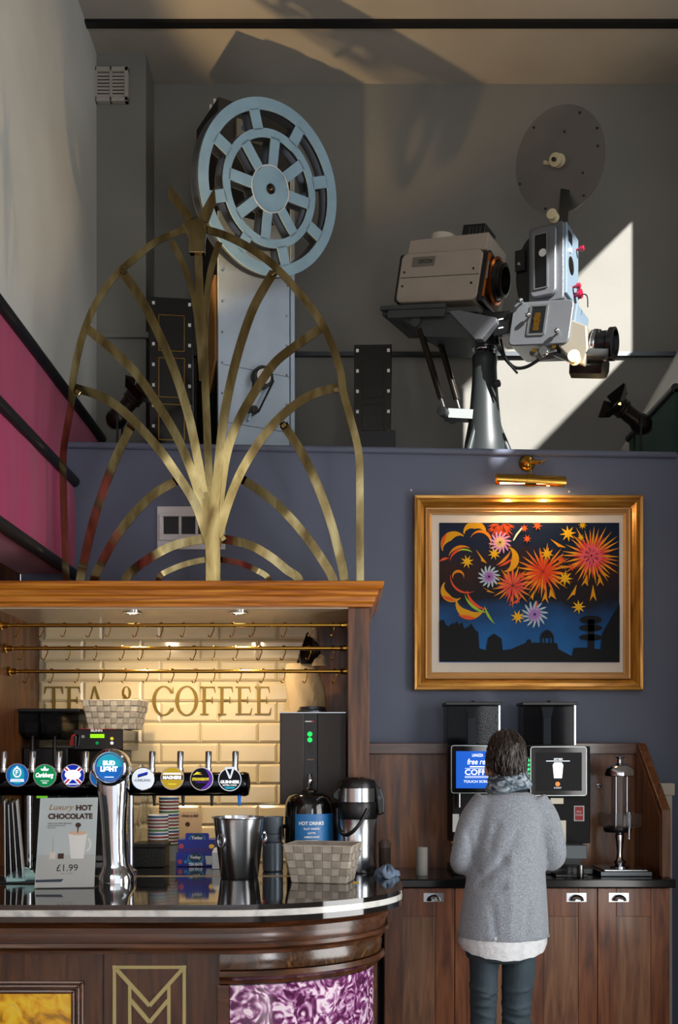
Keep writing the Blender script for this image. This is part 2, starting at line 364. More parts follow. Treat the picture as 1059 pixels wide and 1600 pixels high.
tr = MB().box(-1.42, X(228, 6.0) + .02, 5.975, 6.0, 4.0, 4.03); struct('trim_4', tr, M_['wall_grey'])

# upholstered panels on the side walls
t = thing('padded_wall_hanging', 'tall magenta fabric wall panel with black piping along its top, running past the ledge', 'wall panel', (-1.42, 4, 2.93))
pp = MB().prism([(2, 2.945), (DB-.002, 2.945), (DB-.002, 3.138), (6.0-.002, 3.138), (6.0-.002, 3.40), (2, 3.40)], (-1.4195, 0, 0), (0,1,0), (0,0,1), (.025, 0, 0))
obj('fabric', pp, M_['magenta'], t); obj('piping', MB().tube([(-1.389, 2, 3.40), (-1.389, 5.99, 3.41)], .03, 12), M_['navy'], t, 50)
t = thing('padded_wall_box', 'magenta fabric box panel with black piped edges above the tea and coffee canopy', 'wall panel', (-1.46, 4, 2.47))
fb = MB(); ny = 60; rings = []
for k in range(ny + 1):
    y = 2 + (DB - 2)*k/ny; b = .006*sin(y*9) + .004*sin(y*23 + 1)
    rings.append([V(-1.6, y, 2.47), V(-1.335, y, 2.47), V(-1.33 + b, y, 2.6), V(-1.33 + b, y, 2.8), V(-1.335, y, 2.935), V(-1.6, y, 2.935)])
fb.loft(rings); obj('fabric', fb, M_['magenta'], t, 60)
for z in (2.935, 2.468): obj('piping', MB().tube([(-1.33, 2, z), (-1.33, DB - .002, z)], .028, 12), M_['navy'], t, 50)
t = thing('padded_wall_hanging', 'dark green fabric wall panel with black piping behind the black spotlight', 'wall panel', (1.70, 5.5, 3.08))
obj('fabric', MB().box(1.694, 1.72, DB + .02, 5.98, 3.085, 3.41), M_['green'], t); obj('piping', MB().tube([(1.70, DB + .02, 3.415), (1.70, 6.0, 3.415)], .024, 12), M_['navy'], t, 50)

# vent grille high on the chimney breast
t = thing('vent_grille', 'cream louvred air vent high on the grey chimney breast', 'vent', P(175, 160, 5.99))
x0, x1, z0, z1 = X(146, 5.98), X(201, 5.98), Z(160, 5.98), Z(106, 5.98)
g = MB(); g.box(x0, x1, 5.965, 6.0, z0, z0+.028).box(x0, x1, 5.965, 6.0, z1-.028, z1).box(x0, x0+.024, 5.965, 6.0, z0, z1).box(x1-.024, x1, 5.965, 6.0, z0, z1)
xm = (x0 + x1)/2; g.box(xm-.008, xm+.008, 5.965, 6.0, z0, z1); obj('frame', g, M_['ceil'], t, bevel=.004)
obj('backing', MB().box(x0+.02, x1-.02, 5.99, 5.998, z0+.02, z1-.02), M_['black'], t)
for k in range(7):
    z = z0 + .04 + k*(z1-z0-.08)/6
    obj('slat', MB().cbox(((x0+x1)/2, 5.98, z), x1-x0-.04, .02, .012, Matrix.Rotation(.5, 3, 'X')), M_['ceil'], t)

# small white ventilated plate on the blue wall
t = thing('wall_vent', 'white plastic plate with three dark openings on the blue wall behind the brass fan', 'vent', P(298, 858, DB))
x0, x1, z0, z1 = X(246, DB), X(352, DB), Z(859, DB), Z(792, DB); y = DB - .012
ox0, ox1, oz0, oz1 = X(256, DB), X(334, DB), Z(836, DB), Z(808, DB)
g = MB().box(x0, x1, y, DB, z0, oz0).box(x0, x1, y, DB, oz1, z1).box(x0, ox0, y, DB, oz0, oz1).box(ox1, x1, y, DB, oz0, oz1); obj('plate', g, M_['white'], t, bevel=.002)
g = MB().box(ox0-.02, ox1+.03, y-.012, y, oz0-.03, oz0).box(ox0-.02, ox1+.03, y-.012, y, oz1, oz1+.014).box(ox0-.02, ox0, y-.012, y, oz0, oz1).box(ox1, ox1+.03, y-.012, y, oz0, oz1); obj('bezel', g, M_['white'], t, bevel=.002)
obj('opening', MB().box(ox0, ox1, DB-.003, DB-.001, oz0, oz1), M_['black'], t)
for k in (1, 2):
    xx = ox0 + (ox1-ox0)*k/3; obj('divider', MB().box(xx-.006, xx+.006, y-.008, DB-.003, oz0, oz1), M_['white'], t)

# ------------------------------------------------------------------ film tower and its reel
def local(root, px, py, c, axis=1):
    Mi = full_matrix(root).inverted(); O = Mi @ V(0, 0, EYE); D = Mi.to_3x3() @ V((px-CX)/FPX, 1, (HY-py)/FPX)
    k = (c - O[axis])/D[axis]; return O + D*k
tw = thing('film_tower', 'tall narrow metal film tower cabinet behind the pale blue reel', 'projector tower', (-.673, 5.70, zl(-.67)), .5)
W, Dp = .47, .34; HT = local(tw, 336, 150, 0).z
obj('body', MB().box(.0, W, .012, Dp, 0, HT), M_['blackmetal'], tw, world=False, bevel=.004)
zp = local(tw, 345, 330, 0).z
obj('front_panel', MB().box(.0, W-.03, -.004, .012, 0, zp), M_['galv'], tw, world=False, bevel=.002)
obj('upper_panel', MB().box(.0, W-.03, -.004, .012, zp+.004, HT), M_['steeldark'], tw, world=False, bevel=.002)
obj('edge_rail', MB().box(W-.026, W, -.012, .012, 0, HT-.12), M_['galv'], tw, world=False, bevel=.002)
for z_ in (.30, .62): obj('seam', MB().box(.03, W-.03, -.0055, -.0035, z_, z_+.003), M_['steeldark'], tw, world=False)
obj('control_box', MB().box(.10, .26, -.03, -.004, HT-.20, HT-.10), M_['alu'], tw, world=False, bevel=.004)
obj('label', MB().box(.13, .18, -.032, -.03, HT-.16, HT-.135), mat('blue_sticker', '#2f5f80', .5), tw, world=False)
for k in range(7):
    for xx in (.022, W-.05):
        obj('rivet', MB().lathe([(.0, .006), (.005, .005), (.007, 0)], (xx, -.004, .12 + k*.17), (0,-1,0), 8, False), M_['steel'], tw, world=False, smooth=60)
a = local(tw, 412, 588, -.05); b = local(tw, 398, 640, -.05)
mb = MB().cyl(a, a + V(0, .045, 0), .062, n=28); obj('drive_pulley', mb, M_['black'], tw, world=False, smooth=40)
obj('pulley_face', MB().cyl(a + V(0,-.004,0), a + V(0,.01,0), .042, n=28), M_['white'], tw, world=False, smooth=40)
obj('small_pulley', MB().cyl(b, b + V(0,.045,0), .024, n=20), M_['bronze'], tw, world=False, smooth=40)
u = (b-a).normalized(); q = V(u.z, 0, -u.x)
obj('belt', MB().tube([a + q*.062, b + q*.024, b + u*.024, b - q*.024, a - q*.062, a - u*.062], .006, 8, True), M_['black'], tw, world=False, smooth=60)
obj('bracket', MB().bar(b + V(0,.03,.02), b + V(-.03,.03,-.06), .03, .01), M_['galv'], tw, world=False)
pt = [local(tw, x, y, .0, 0) for x, y in ((331, 455), (338, 430), (339, 560), (328, 615), (326, 540))]
obj('tan_guard', MB().prism([(q.y, q.z) for q in pt], (-.012,0,0), (0,1,0), (0,0,1), (.012,0,0)), M_['tan'], tw, world=False)
for k in range(2):
    obj('terminal', MB().cyl((.02, .1 + .06*k, HT), (.02, .1 + .06*k, HT + .05), .008, n=8), M_['white'], tw, world=False)

def nframe(c, yaw, pit):
    n = V(sin(yaw)*cos(pit), -cos(yaw)*cos(pit), sin(pit)); u = V(0,0,1).cross(n).normalized(); v = n.cross(u)
    M = Matrix((u, v, n)).transposed().to_4x4(); return Matrix.Translation(c) @ M
RC = V(-.381*.98, 5.65*.98, EYE + (4.6825-EYE)*.98); R0 = .443*.98; RM = nframe(RC, .625, -.21)
rl = thing('film_reel', 'large pale blue spoked film reel mounted on the tall metal tower', 'film reel', RC - V(0,0,R0))
def flange(z0, z1):
    m = MB().annulus(R0*.865, R0, z0, z1, 72).annulus(R0*.57, R0*.67, z0, z1, 64).annulus(.012, R0*.27, z0, z1, 40)
    for k in range(8):
        for (r0, r1, wd, off) in ((.25, .59, .13, 0), (.65, .88, .14, pi/8)):
            a = pi/2 + k*pi/4 + off; c = V(cos(a), sin(a), 0); s_ = V(-sin(a), cos(a), 0)
            m.prism([(R0*r0, -R0*wd/2), (R0*r1, -R0*wd/2), (R0*r1, R0*wd/2), (R0*r0, R0*wd/2)], (0,0,z0), c, s_, (0,0,z1-z0))
    return m
obj('front_flange', flange(0, .006).xf(RM), M_['reelblue'], rl)
obj('front_backing', flange(-.02, -.0005).xf(RM), M_['reeledge'], rl)
obj('rear_flange', flange(-.085, -.078).xf(RM), M_['reeledge'], rl)
obj('core', MB().cyl((0,0,-.078), (0,0,-.02), R0*.26, n=32).xf(RM), M_['steeldark'], rl, 40)
obj('hub_nut', MB().lathe([(.026, .004), (.026, .014), (.018, .02), (.01, .035), (0, .036)], n=16).xf(RM), M_['bronze'], rl, 40)
obj('hub_ring', MB().annulus(R0*.262, R0*.272, .006, .0075, 48).xf(RM), M_['white'], rl)
obj('shaft', MB().cyl((0,0,-.18), (0,0,.004), .012, n=12).xf(RM), M_['steel'], rl, 40)

# ------------------------------------------------------------------ tall film-strip panels standing on the ledge
def film_panel(px0, px1, ptop, d, rz, label, base):
    x0, x1 = X(px0, d), X(px1, d); wd = x1 - x0; zt = Z(ptop, d); zb = zl((x0+x1)/2)
    t = thing('film_strip_panel', label, 'display panel', ((x0+x1)/2, d, zb), rz, 'black film-strip panels on the ledge')
    h = zt - zb; b0 = 0.06*5 if base else 0
    obj('panel', MB().box(-wd/2, wd/2, 0, .05, 0, h), M_['blackgloss'], t, world=False, bevel=.004)
    n = max(3, int(h/.115))
    for k in range(n):
        z = h - .035 - k*.115
        for s_ in (-1, 1): obj('sprocket_hole', MB().box(s_*wd*.41-.0075, s_*wd*.41+.0075, -.003, .001, z-.009, z+.009), M_['white'] , t, world=False)
    k = 0
    for z in ((h-.10, h-.3), (h-.34, h-.56), (h-.60, h-.80), (h-.84, h-1.04)):
        if z[1] < 0: continue
        m = MB(); a = wd*.29
        for p, q in (((-a, z[0]), (a, z[0])), ((a, z[0]), (a, z[1])), ((a, z[1]), (-a, z[1])), ((-a, z[1]), (-a, z[0]))): m.ribbon([p, q], .003, -.0025, .001)
        obj('frame_outline', m, M_['bronze'] if base else M_['gold'], t, world=False)
    if base: obj('plinth', MB().box(-wd*.52, wd*.60, -.02, .10, 0, Z(674, d) - zb), M_['black'], t, world=False, bevel=.004)
    return t
film_panel(234, 302, 465, 5.75, .12, 'tall black film-strip panel between the chimney breast and the reel tower', False)
film_panel(553, 612, 538, 5.78, -.03, 'short black film-strip panel on a plinth between the reel tower and projector', True)

# ------------------------------------------------------------------ the projector
pj = thing('film_projector', 'grey vintage cinema projector with lamphouse and spool plate on a pedestal', 'projector', (X(757, 5.6), 5.6, zl(.8)), -.5)
L = lambda px, py, c: local(pj, px, py, c)
def prof(y): return Z(y, 5.6) - zl(.8)
ped = [(.155, 0), (.125, .03), (.108, prof(690)), (.088, prof(660)), (.078, prof(630)), (.07, prof(600)), (.066, prof(575)), (.068, prof(566)), (.07, prof(562)), (.066, prof(556))]
obj('pedestal', MB().lathe(ped, (0,0,0), n=32), M_['pedestal'], pj, 40, world=False)
for k in range(3):
    a = -1.9 + k*2*pi/3; r = V(cos(a), sin(a), 0)
    obj('pedestal_rib', MB().tube([V(.05*r.x, .05*r.y, prof(640)), V(.085*r.x, .085*r.y, prof(675)), V(.15*r.x, .15*r.y, .06), V(.18*r.x, .18*r.y, .0)], [.008, .016, .022, .024], 8), M_['pedestal'], pj, 60, world=False)
obj('steel_collar', MB().lathe([(.052, prof(557)), (.052, prof(552)), (.055, prof(551)), (.052, prof(549)), (.055, prof(547)), (.05, prof(540))], n=28), M_['chrome'], pj, 40, world=False)
e0 = V(0, 0, prof(545)); e1 = L(758, 505, 0)
obj('elbow', MB().tube(smooth_path([e0, e0 + V(.0,0,.06), e0.lerp(e1, .6) + V(.01,0,.03), e1 + V(.05,0,.03)], 4), [.07]*6 + [.062]*7, 16), M_['hammerdark'], pj, 50, world=False)
k0 = L(775, 600, -.02); obj('clamp_knob', MB().cyl(k0 + V(-.04,0,0), k0, .012, n=10).lathe([(.012,0),(.02,.004),(.02,.018),(.012,.022)], k0, (1,-.3,0), 12), M_['hammerdark'], pj, 50, world=False)
# table
a0, a1 = L(596, 480, -.2), L(742, 488, -.2); zt = (a0.z + a1.z)/2
obj('table_top', MB().box(a0.x, a1.x + .02, -.2, .16, zt - .03, zt), M_['tablegrey'], pj, world=False, bevel=.004)
obj('table_rail', MB().box(a0.x + .05, a1.x - .16, -.225, -.2, zt - .055, zt - .012).box(a0.x, a1.x - .16, -.23, -.2, zt - .012, zt + .012), M_['tablegrey'], pj, world=False, bevel=.003)
q = [L(x, y, -.19) for x, y in ((612, 490), (706, 490), (745, 528), (664, 526), (650, 512))]
obj('table_skirt', MB().prism([(p.x, p.z) for p in q], (0,-.19,0), (1,0,0), (0,0,1), (0,.33,0)), M_['tablegrey'], pj, world=False, bevel=.003)
q = [L(x, y, -.205) for x, y in ((700, 486), (716, 484), (775, 496), (775, 503), (752, 530), (742, 530))]
obj('table_arm', MB().prism([(p.x, p.z) for p in q], (0,-.205,0), (1,0,0), (0,0,1), (0,.05,0)), M_['hammer'], pj, world=False, bevel=.003)
q = [L(x, y, -.14) for x, y in ((735, 490), (800, 484), (800, 520), (770, 522), (748, 512))]
obj('neck_casting', MB().prism([(p.x, p.z) for p in q], (0,-.14,0), (1,0,0), (0,0,1), (0,.24,0)), M_['black'], pj, world=False, bevel=.006)
a0, a1 = L(772, 494, -.15), L(798, 522, -.15)
sb = obj('switch_box', MB().box(a0.x, a1.x, -.165, -.13, a1.z, a0.z), M_['black'], pj, world=False, bevel=.003)
for z in (.3, .7): obj('indicator', MB().box(a0.x + .03, a0.x + .055, -.168, -.165, a1.z + (a0.z-a1.z)*z, a1.z + (a0.z-a1.z)*z + .006), M_['inkwhite'], sb, world=False)
# twin struts
for (p0, p1, c) in (((652, 502), (692, 632), -.18), ((680, 508), (716, 634), -.06)):
    p, r = L(*p0, c), L(*p1, c); m = p.lerp(r, .1); n = p.lerp(r, .93)
    s_ = obj('strut', MB().cyl(m, n, .017, n=14), M_['bronze'], pj, 40, world=False)
    obj('strut_rod', MB().cyl(p, m, .008, n=10), M_['steel'], s_, 40, world=False); obj('strut_rod', MB().cyl(n, r + (r-n)*.5, .008, n=10), M_['steel'], s_, 40, world=False)
p = L(652, 505, -.18); obj('strut_mount', MB().cyl(p + V(0,-.03,0), p + V(0,.16,0), .028, n=16).cbox(p + V(.07,.06,.0), .1, .1, .06), M_['tablegrey'], pj, 40, world=False)
p = L(692, 644, -.18); r = L(745, 640, 0)
obj('strut_bracket', MB().cyl(p + V(0,-.03,0), p + V(0,.14,0), .026, n=16).bar(p + V(0,.05,0), V(0, 0, p.z), .07, .05), M_['tablegrey'], pj, 40, world=False)
# lamphouse
c = -.17; A, B, Cc = L(622, 470, c), L(748, 470, c), L(752, 376, c); lx0, lx1, lz0, lz1 = A.x, (B.x+Cc.x)/2, (A.z + B.z)/2, Cc.z
dep = .30
def rbox(x0, x1, y0, y1, z0, z1, r, n=5):
    m = MB(); pts = []
    for cx, cz, a in ((x1-r, z1-r, 0), (x0+r, z1-r, pi/2), (x0+r, z0+r, pi), (x1-r, z0+r, 3*pi/2)):
        for k in range(n+1): pts.append((cx + r*cos(a + k*pi/2/n), cz + r*sin(a + k*pi/2/n)))
    return m.prism(pts, (0, y0, 0), (1,0,0), (0,0,1), (0, y1-y0, 0))
lh = obj('lamphouse', rbox(lx0, lx1, c, c+dep, lz0, lz1, .035), M_['beige'], pj, 40, .006, world=False)
obj('panel_seam', MB().box(lx0+.01, lx1-.004, c-.001, c+.001, (lz0+lz1)/2 - .001, (lz0+lz1)/2 + .002), M_['black'], lh, world=False)
obj('lid', MB().prism([(lx0 + .025, lz1), (lx1 + .01, lz1), (lx1 + .01, lz1 + .088), (lx0 + .03, lz1 + .075)], (0, c+.012, 0), (1,0,0), (0,0,1), (0, dep-.02, 0)), M_['beige'], lh, world=False, bevel=.004)
np_ = obj('nameplate', MB().box(lx0+.07, lx0+.205, c-.004, c, lz1-.075, lz1-.025), mat('grey_nameplate', '#6d6960', .5, .2), lh, world=False)
text('lettering', 'ORCON', .022, root_matrix(pj) @ face_at(V(lx0+.15, c-.0045, lz1-.05)), M_['ink'], np_, .085, bold=.02)
for zz in (-.045, .03):
    for xx in (lx0 + .03, lx1 - .04):
        obj('screw', MB().cyl((xx, c-.005, (lz0+lz1)/2+zz), (xx, c, (lz0+lz1)/2+zz), .006, n=8), M_['black'], lh, world=False)
obj('vent_cap', MB().lathe([(.072, 0), (.072, .035), (.06, .04)], (lx0 + .19, c + .10, lz1 + .085), n=28), M_['beigelight'], lh, 40, world=False)
obj('rear_edge', rbox(lx0-.012, lx0+.02, c+.004, c+dep-.004, lz0+.004, lz1-.004, .015), M_['black'], lh, 40, world=False)
ep = obj('end_plate', MB().prism([(c+.01, lz0-.005), (c+dep, lz0-.005), (c+dep+.01, lz0+.05), (c+dep, lz1-.03), (c+.04, lz1+.005), (c+.01, lz1-.02)], (lx1, 0, 0), (0,1,0), (0,0,1), (.03, 0, 0)), M_['black'], lh, world=False, bevel=.006)
ce = V(lx1 + .03, c + dep*.5, (lz0+lz1)/2 + .02)
obj('copper_rim', MB().lathe([(.118, 0), (.122, .012), (.108, .02), (.100, .008)], ce, (1,0,0), 32, False), M_['copper'], ep, 50, world=False)
obj('copper_strip', MB().bar(V(lx1+.032, c+.02, lz0+.02), V(lx1+.032, c+.02, lz1-.02), .014, .02), M_['copper'], ep, world=False, bevel=.004)
obj('snout', MB().lathe([(.10, 0), (.10, .02), (.088, .03), (.088, .055), (.078, .06), (.070, .06), (.066, .0)], ce, (1,0,0), 32, False), M_['black'], ep, 40, world=False)
obj('warning_label', MB().box(lx1+.03, lx1+.032, c+.14, c+.24, lz0+.02, lz0+.06), mat('brown_label', '#6d4036', .6), ep, world=False)
obj('latch', MB().tube([V(lx1+.04, c+.005, lz1-.07), V(lx1+.045, c+.0, lz1-.16)], .006, 8), M_['steel'], ep, world=False)
a0 = L(715, 348, c + .1); obj('top_unit', MB().box(a0.x, a0.x + .13, c+.06, c+.22, lz1 + .08, lz1 + .16), M_['black'], lh, world=False, bevel=.003)
for k in range(4): obj('vent_slot', MB().box(a0.x + .04 + k*.02, a0.x + .048 + k*.02, c+.058, c+.06, lz1+.1, lz1+.145), M_['steeldark'], lh, world=False)
# projector head: lower gate box
c2 = -.18; A, B, Cc = L(797, 470, c2), L(893, 540, c2), L(893, 468, c2)
gx0, gx1, gz0, gz1 = A.x, B.x, L(860, 535, c2).z, L(860, 467, c2).z
gb = obj('gate_housing', rbox(gx0, gx1, c2, c2+.26, gz0, gz1, .03), M_['hammer'], pj, 40, .006, world=False)
xw, zw = L(828, 503, c2).x, L(840, 502, c2).z
obj('gate_window', MB().box(xw, xw+.075, c2-.004, c2, zw-.066, zw+.07), M_['black'], gb, world=False, bevel=.004)
m = MB()
for p, r in (((xw-.006, zw-.07), (xw+.081, zw-.07)), ((xw+.081, zw-.07), (xw+.081, zw+.076)), ((xw+.081, zw+.076), (xw-.006, zw+.076)), ((xw-.006, zw+.076), (xw-.006, zw-.07))): m.ribbon([p, r], .01, c2-.007, c2)
obj('window_frame', m, M_['alu'], gb, world=False)
obj('film_gate', MB().box(xw+.02, xw+.05, c2-.006, c2-.003, zw-.05, zw+.04).cyl((xw+.035, c2-.012, zw+.01), (xw+.035, c2-.003, zw+.01), .016, n=12), M_['gold'], gb, world=False)
for (x, y) in ((811, 479), (826, 499), (875, 515)):
    p = L(x, y, c2); obj('door_knob', MB().lathe([(.006, 0), (.006, .02), (.013, .024), (.013, .04), (.006, .046)], (p.x, c2, p.z), (0,-1,0), 12), M_['chrome'], gb, 50, world=False)
obj('end_panel', MB().box(gx1-.002, gx1+.012, c2+.02, c2+.24, gz0+.05, gz1-.015), M_['bluegrey'], gb, world=False, bevel=.004)
# cast lens carrier, lens and motor
q = [L(x, y, -.1) for x, y in ((880, 500), (922, 516), (924, 552), (918, 578), (900, 572), (878, 548))]
obj('lens_carrier', MB().prism([(p.x, p.z) for p in q], (0,-.17,0), (1,0,0), (0,0,1), (0,.17,0)), M_['putty'], pj, world=False, bevel=.008)
lc = L(922, 540, -.08); ax = V(1, 0, -.12)
ln = obj('lens', MB().lathe([(.06, -.06), (.06, 0), (.075, .01), (.075, .05), (.068, .055), (.068, .09), (.082, .1), (.082, .125), (.07, .13), (.06, .11)], lc, ax, 32), M_['blackgloss'], pj, 40, world=False)
obj('lens_ring', MB().lathe([(.077, .018), (.079, .022), (.079, .034), (.077, .04)], lc, ax, 32, False), M_['chrome'], ln, 40, world=False)
mc = L(915, 575, -.1)
obj('motor', MB().cyl(mc + V(-.07, .02, .02), mc + V(.10, -.0, -.02), .052, n=8), M_['black'], pj, 30, world=False)
obj('motor_cap', MB().cyl(mc + V(-.02, -.04, .06), mc + V(.12, -.04, .03), .03, n=12), M_['hammerdark'], pj, 40, world=False)
obj('guide_roller', MB().lathe([(.03, 0), (.03, .01), (.02, .015), (.02, .04), (.03, .045), (.03, .055)], mc + V(-.03, -.1, .015), (.2,-1,0), 20), M_['cream_plastic'], pj, 40, world=False)
p = L(855, 552, -.12)
sd = obj('sound_drum', MB().cbox(p, .12, .08, .035).bar(p + V(.03,0,-.005), L(898, 566, -.12), .03, .02).cbox(p + V(-.06,-.02,.005), .05, .03, .02), M_['hammerdark'], pj, world=False, bevel=.003)
obj('drum_roller', MB().lathe([(.024, 0), (.024, .01), (.016, .012), (.016, .03), (.022, .034)], p + V(.0, -.04, -.01), (0,-1,0), 18), M_['steel'], sd, 40, world=False)
for x_ in (-.055, .05): obj('drum_bolt', MB().cyl(p + V(x_, -.05, .01), p + V(x_, -.03, .01), .012, n=10), M_['gold'], sd, 40, world=False)
obj('cable', MB().tube(smooth_path([L(775, 522, -.1), L(780, 545, -.13), L(800, 572, -.13), L(820, 574, -.13), L(842, 562, -.13)], 5), .009, 8), M_['black'], pj, 60, world=False)
obj('cable', MB().tube(smooth_path([L(782, 530, -.12), L(790, 560, -.14), L(808, 583, -.14)], 5), .006, 8), M_['black'], pj, 60, world=False)
obj('thin_wire', MB().tube(smooth_path([L(903, 468, -.1), L(910, 460, -.1), L(917, 463, -.1), L(918, 480, -.1)], 5), .003, 6), M_['black'], pj, 60, world=False)
def tilt(o, pv, ang):
    M = Matrix.Translation(pv) @ Matrix.Rotation(ang, 4, 'Y') @ Matrix.Translation(-pv)
    o.data.transform(M)
    for ch in o.children: tilt(ch, pv, ang)
for ch in list(pj.children):
    n_ = ch.name.split('.')[0]
    if n_ == 'lamphouse': tilt(ch, V((lx0+lx1)/2, 0, (lz0+lz1)/2), .17)
    if n_ in ('table_top', 'table_rail'): tilt(ch, V((lx0+lx1)/2, 0, zt), .17)
    if n_ == 'gate_housing': tilt(ch, V((gx0+gx1)/2, 0, (gz0+gz1)/2), .15)
# upper magazine housing
c3 = -.15; hx0, hx1 = L(826, 400, c3).x, L(880, 400, c3).x; hz0, hz1 = gz1 + .004, L(855, 350, c3).z
mh = obj('sprocket_housing', rbox(hx0, hx1, c3, c3+.24, hz0, hz1, .012), M_['hammer'], pj, 40, .004, world=False)
obj('side_cover', MB().box(hx1-.002, hx1+.014, c3+.012, c3+.23, hz0+.03, hz1-.005), M_['bluegrey'], mh, world=False, bevel=.004)
dw = hx1 - hx0
obj('door_frame', rbox(hx0+.015, hx1-.03, c3-.03, c3, hz0+.02, hz1-.02, .03), M_['hammer'], mh, 40, .008, world=False)
dg = obj('door_window', rbox(hx0+.04, hx1-.075, c3-.034, c3-.03, hz0+.06, hz1-.06, .02), M_['blackgloss'], mh, 40, world=False)
m = MB(); wp = [(hx0+.04, hz0+.06), (hx1-.075, hz0+.06), (hx1-.075, hz1-.06), (hx0+.04, hz1-.06), (hx0+.04, hz0+.06)]
for k in range(4): m.ribbon(wp[k:k+2], .006, c3-.038, c3-.03)
obj('window_trim', m, M_['alu'], mh, world=False)
obj('film_sprocket', MB().cyl((hx0+.085, c3-.038, (hz0+hz1)/2+.04), (hx0+.085, c3-.034, (hz0+hz1)/2+.04), .02, n=16), M_['white'], dg, 40, world=False)
p = V(hx0 + .04, c3 + .1, (hz0+hz1)/2 - .03)
rp = []
for k in range(25):
    a = pi/2 + pi*k/24; rp.append((.11*cos(a) + hx0 + .03, .21*sin(a) + p.z))
obj('shutter_guard', MB().prism(rp, (0, c3+.03, 0), (1,0,0), (0,0,1), (0,.05,0)), M_['black'], mh, world=False)
hp = L(812, 408, c3+.02); hg = obj('hinge_strap', MB().box(hp.x-.025, hp.x+.03, c3+.01, c3+.025, hp.z-.055, hp.z+.055), M_['black'], mh, world=False, bevel=.003)
obj('hinge_bolt', MB().lathe([(.011, 0), (.008, .008), (0, .009)], (hp.x, c3+.01, hp.z-.02), (0,-1,0), 10, False), M_['steel'], hg, world=False)
obj('data_plate', MB().box(hx1+.014, hx1+.0155, c3+.04, c3+.11, hz1-.09, hz1-.035), M_['black'], mh, world=False)
obj('side_window', MB().lathe([(.045, 0), (.045, .004), (.036, .006), (.0, .006)], (hx1+.013, c3+.09, hz1-.2), (1,0,0), 24, False), M_['bronze'], mh, 50, world=False)
obj('lock_button', MB().lathe([(.014, 0), (.012, .008), (0, .009)], (hx1+.013, c3+.07, hz1-.13), (1,0,0), 12, False), M_['white'], mh, 50, world=False)
for (yy, zz, r) in ((c3+.19, hz1-.075, .013), (c3+.12, hz1-.30, .014), (c3+.15, hz0+.07, .024)):
    k_ = obj('red_knob', MB().lathe([(r*.5, 0), (r*.5, .02), (r, .022), (r*1.05, .032), (r, .04), (r*.6, .043)], (hx1+.014, yy, zz), (1,-.1,0), 16), M_['redknob'], mh, 50, world=False)
# spool plate on its arm above the head
DC = V(1.216, 5.65, 4.84)*1; sc_ = .985; DC = V(DC.x*sc_, DC.y*sc_, EYE + (DC.z-EYE)*sc_); DR = .266*sc_; DM = nframe(DC, -.66, -.33)
obj('spool_arm', MB().bar(DC + V(.06, .10, .0), root_matrix(pj) @ V((hx0+hx1)/2 + .02, c3+.21, hz1-.02), .05, .025).bar(DC + V(.005, .01, 0), DC + V(.06, .10, 0), .04, .04), M_['steeldark'], pj, bevel=.003)
sp = obj('spool_plate', MB().cyl((0,0,-.008), (0,0,0), DR, n=72).xf(DM), M_['discgrey'], pj, 40)
obj('spool_hub', MB().lathe([(.035, 0), (.035, .01), (.028, .012), (.028, .045), (.034, .047), (.034, .06), (.012, .062)], n=24).xf(DM), M_['cream_plastic'], sp, 40)
obj('spool_spindle', MB().cyl((0,0,.055), (0,0,.08), .011, n=12).xf(DM), M_['black'], sp, 40)
obj('hub_pin', MB().lathe([(.008, 0), (.011, .02), (.011, .035), (.004, .038)], (-.05, .0, .02), (-.6,.3,1), 10).xf(DM), M_['cream_plastic'], sp, 40)
for a, r in ((.9, .9), (.35, .93), (2.1, .9), (3.3, .95), (4.2, .9), (5.2, .9), (1.2, .52), (5.6, .6), (.0, .84)):
    obj('plate_bolt', MB().cyl((DR*r*cos(a), DR*r*sin(a), 0), (DR*r*cos(a), DR*r*sin(a), .005), .0065, n=8).xf(DM), M_['black'], sp)
rp_ = root_matrix(pj) @ (L(866, 341, c3)); 
obj('feed_roller', MB().lathe([(.026, 0), (.026, .008), (.019, .012), (.019, .04), (.026, .044), (.026, .052), (.008, .055)], rp_, (-.48,-.88,0), 20), M_['cream_plastic'], pj, 40)

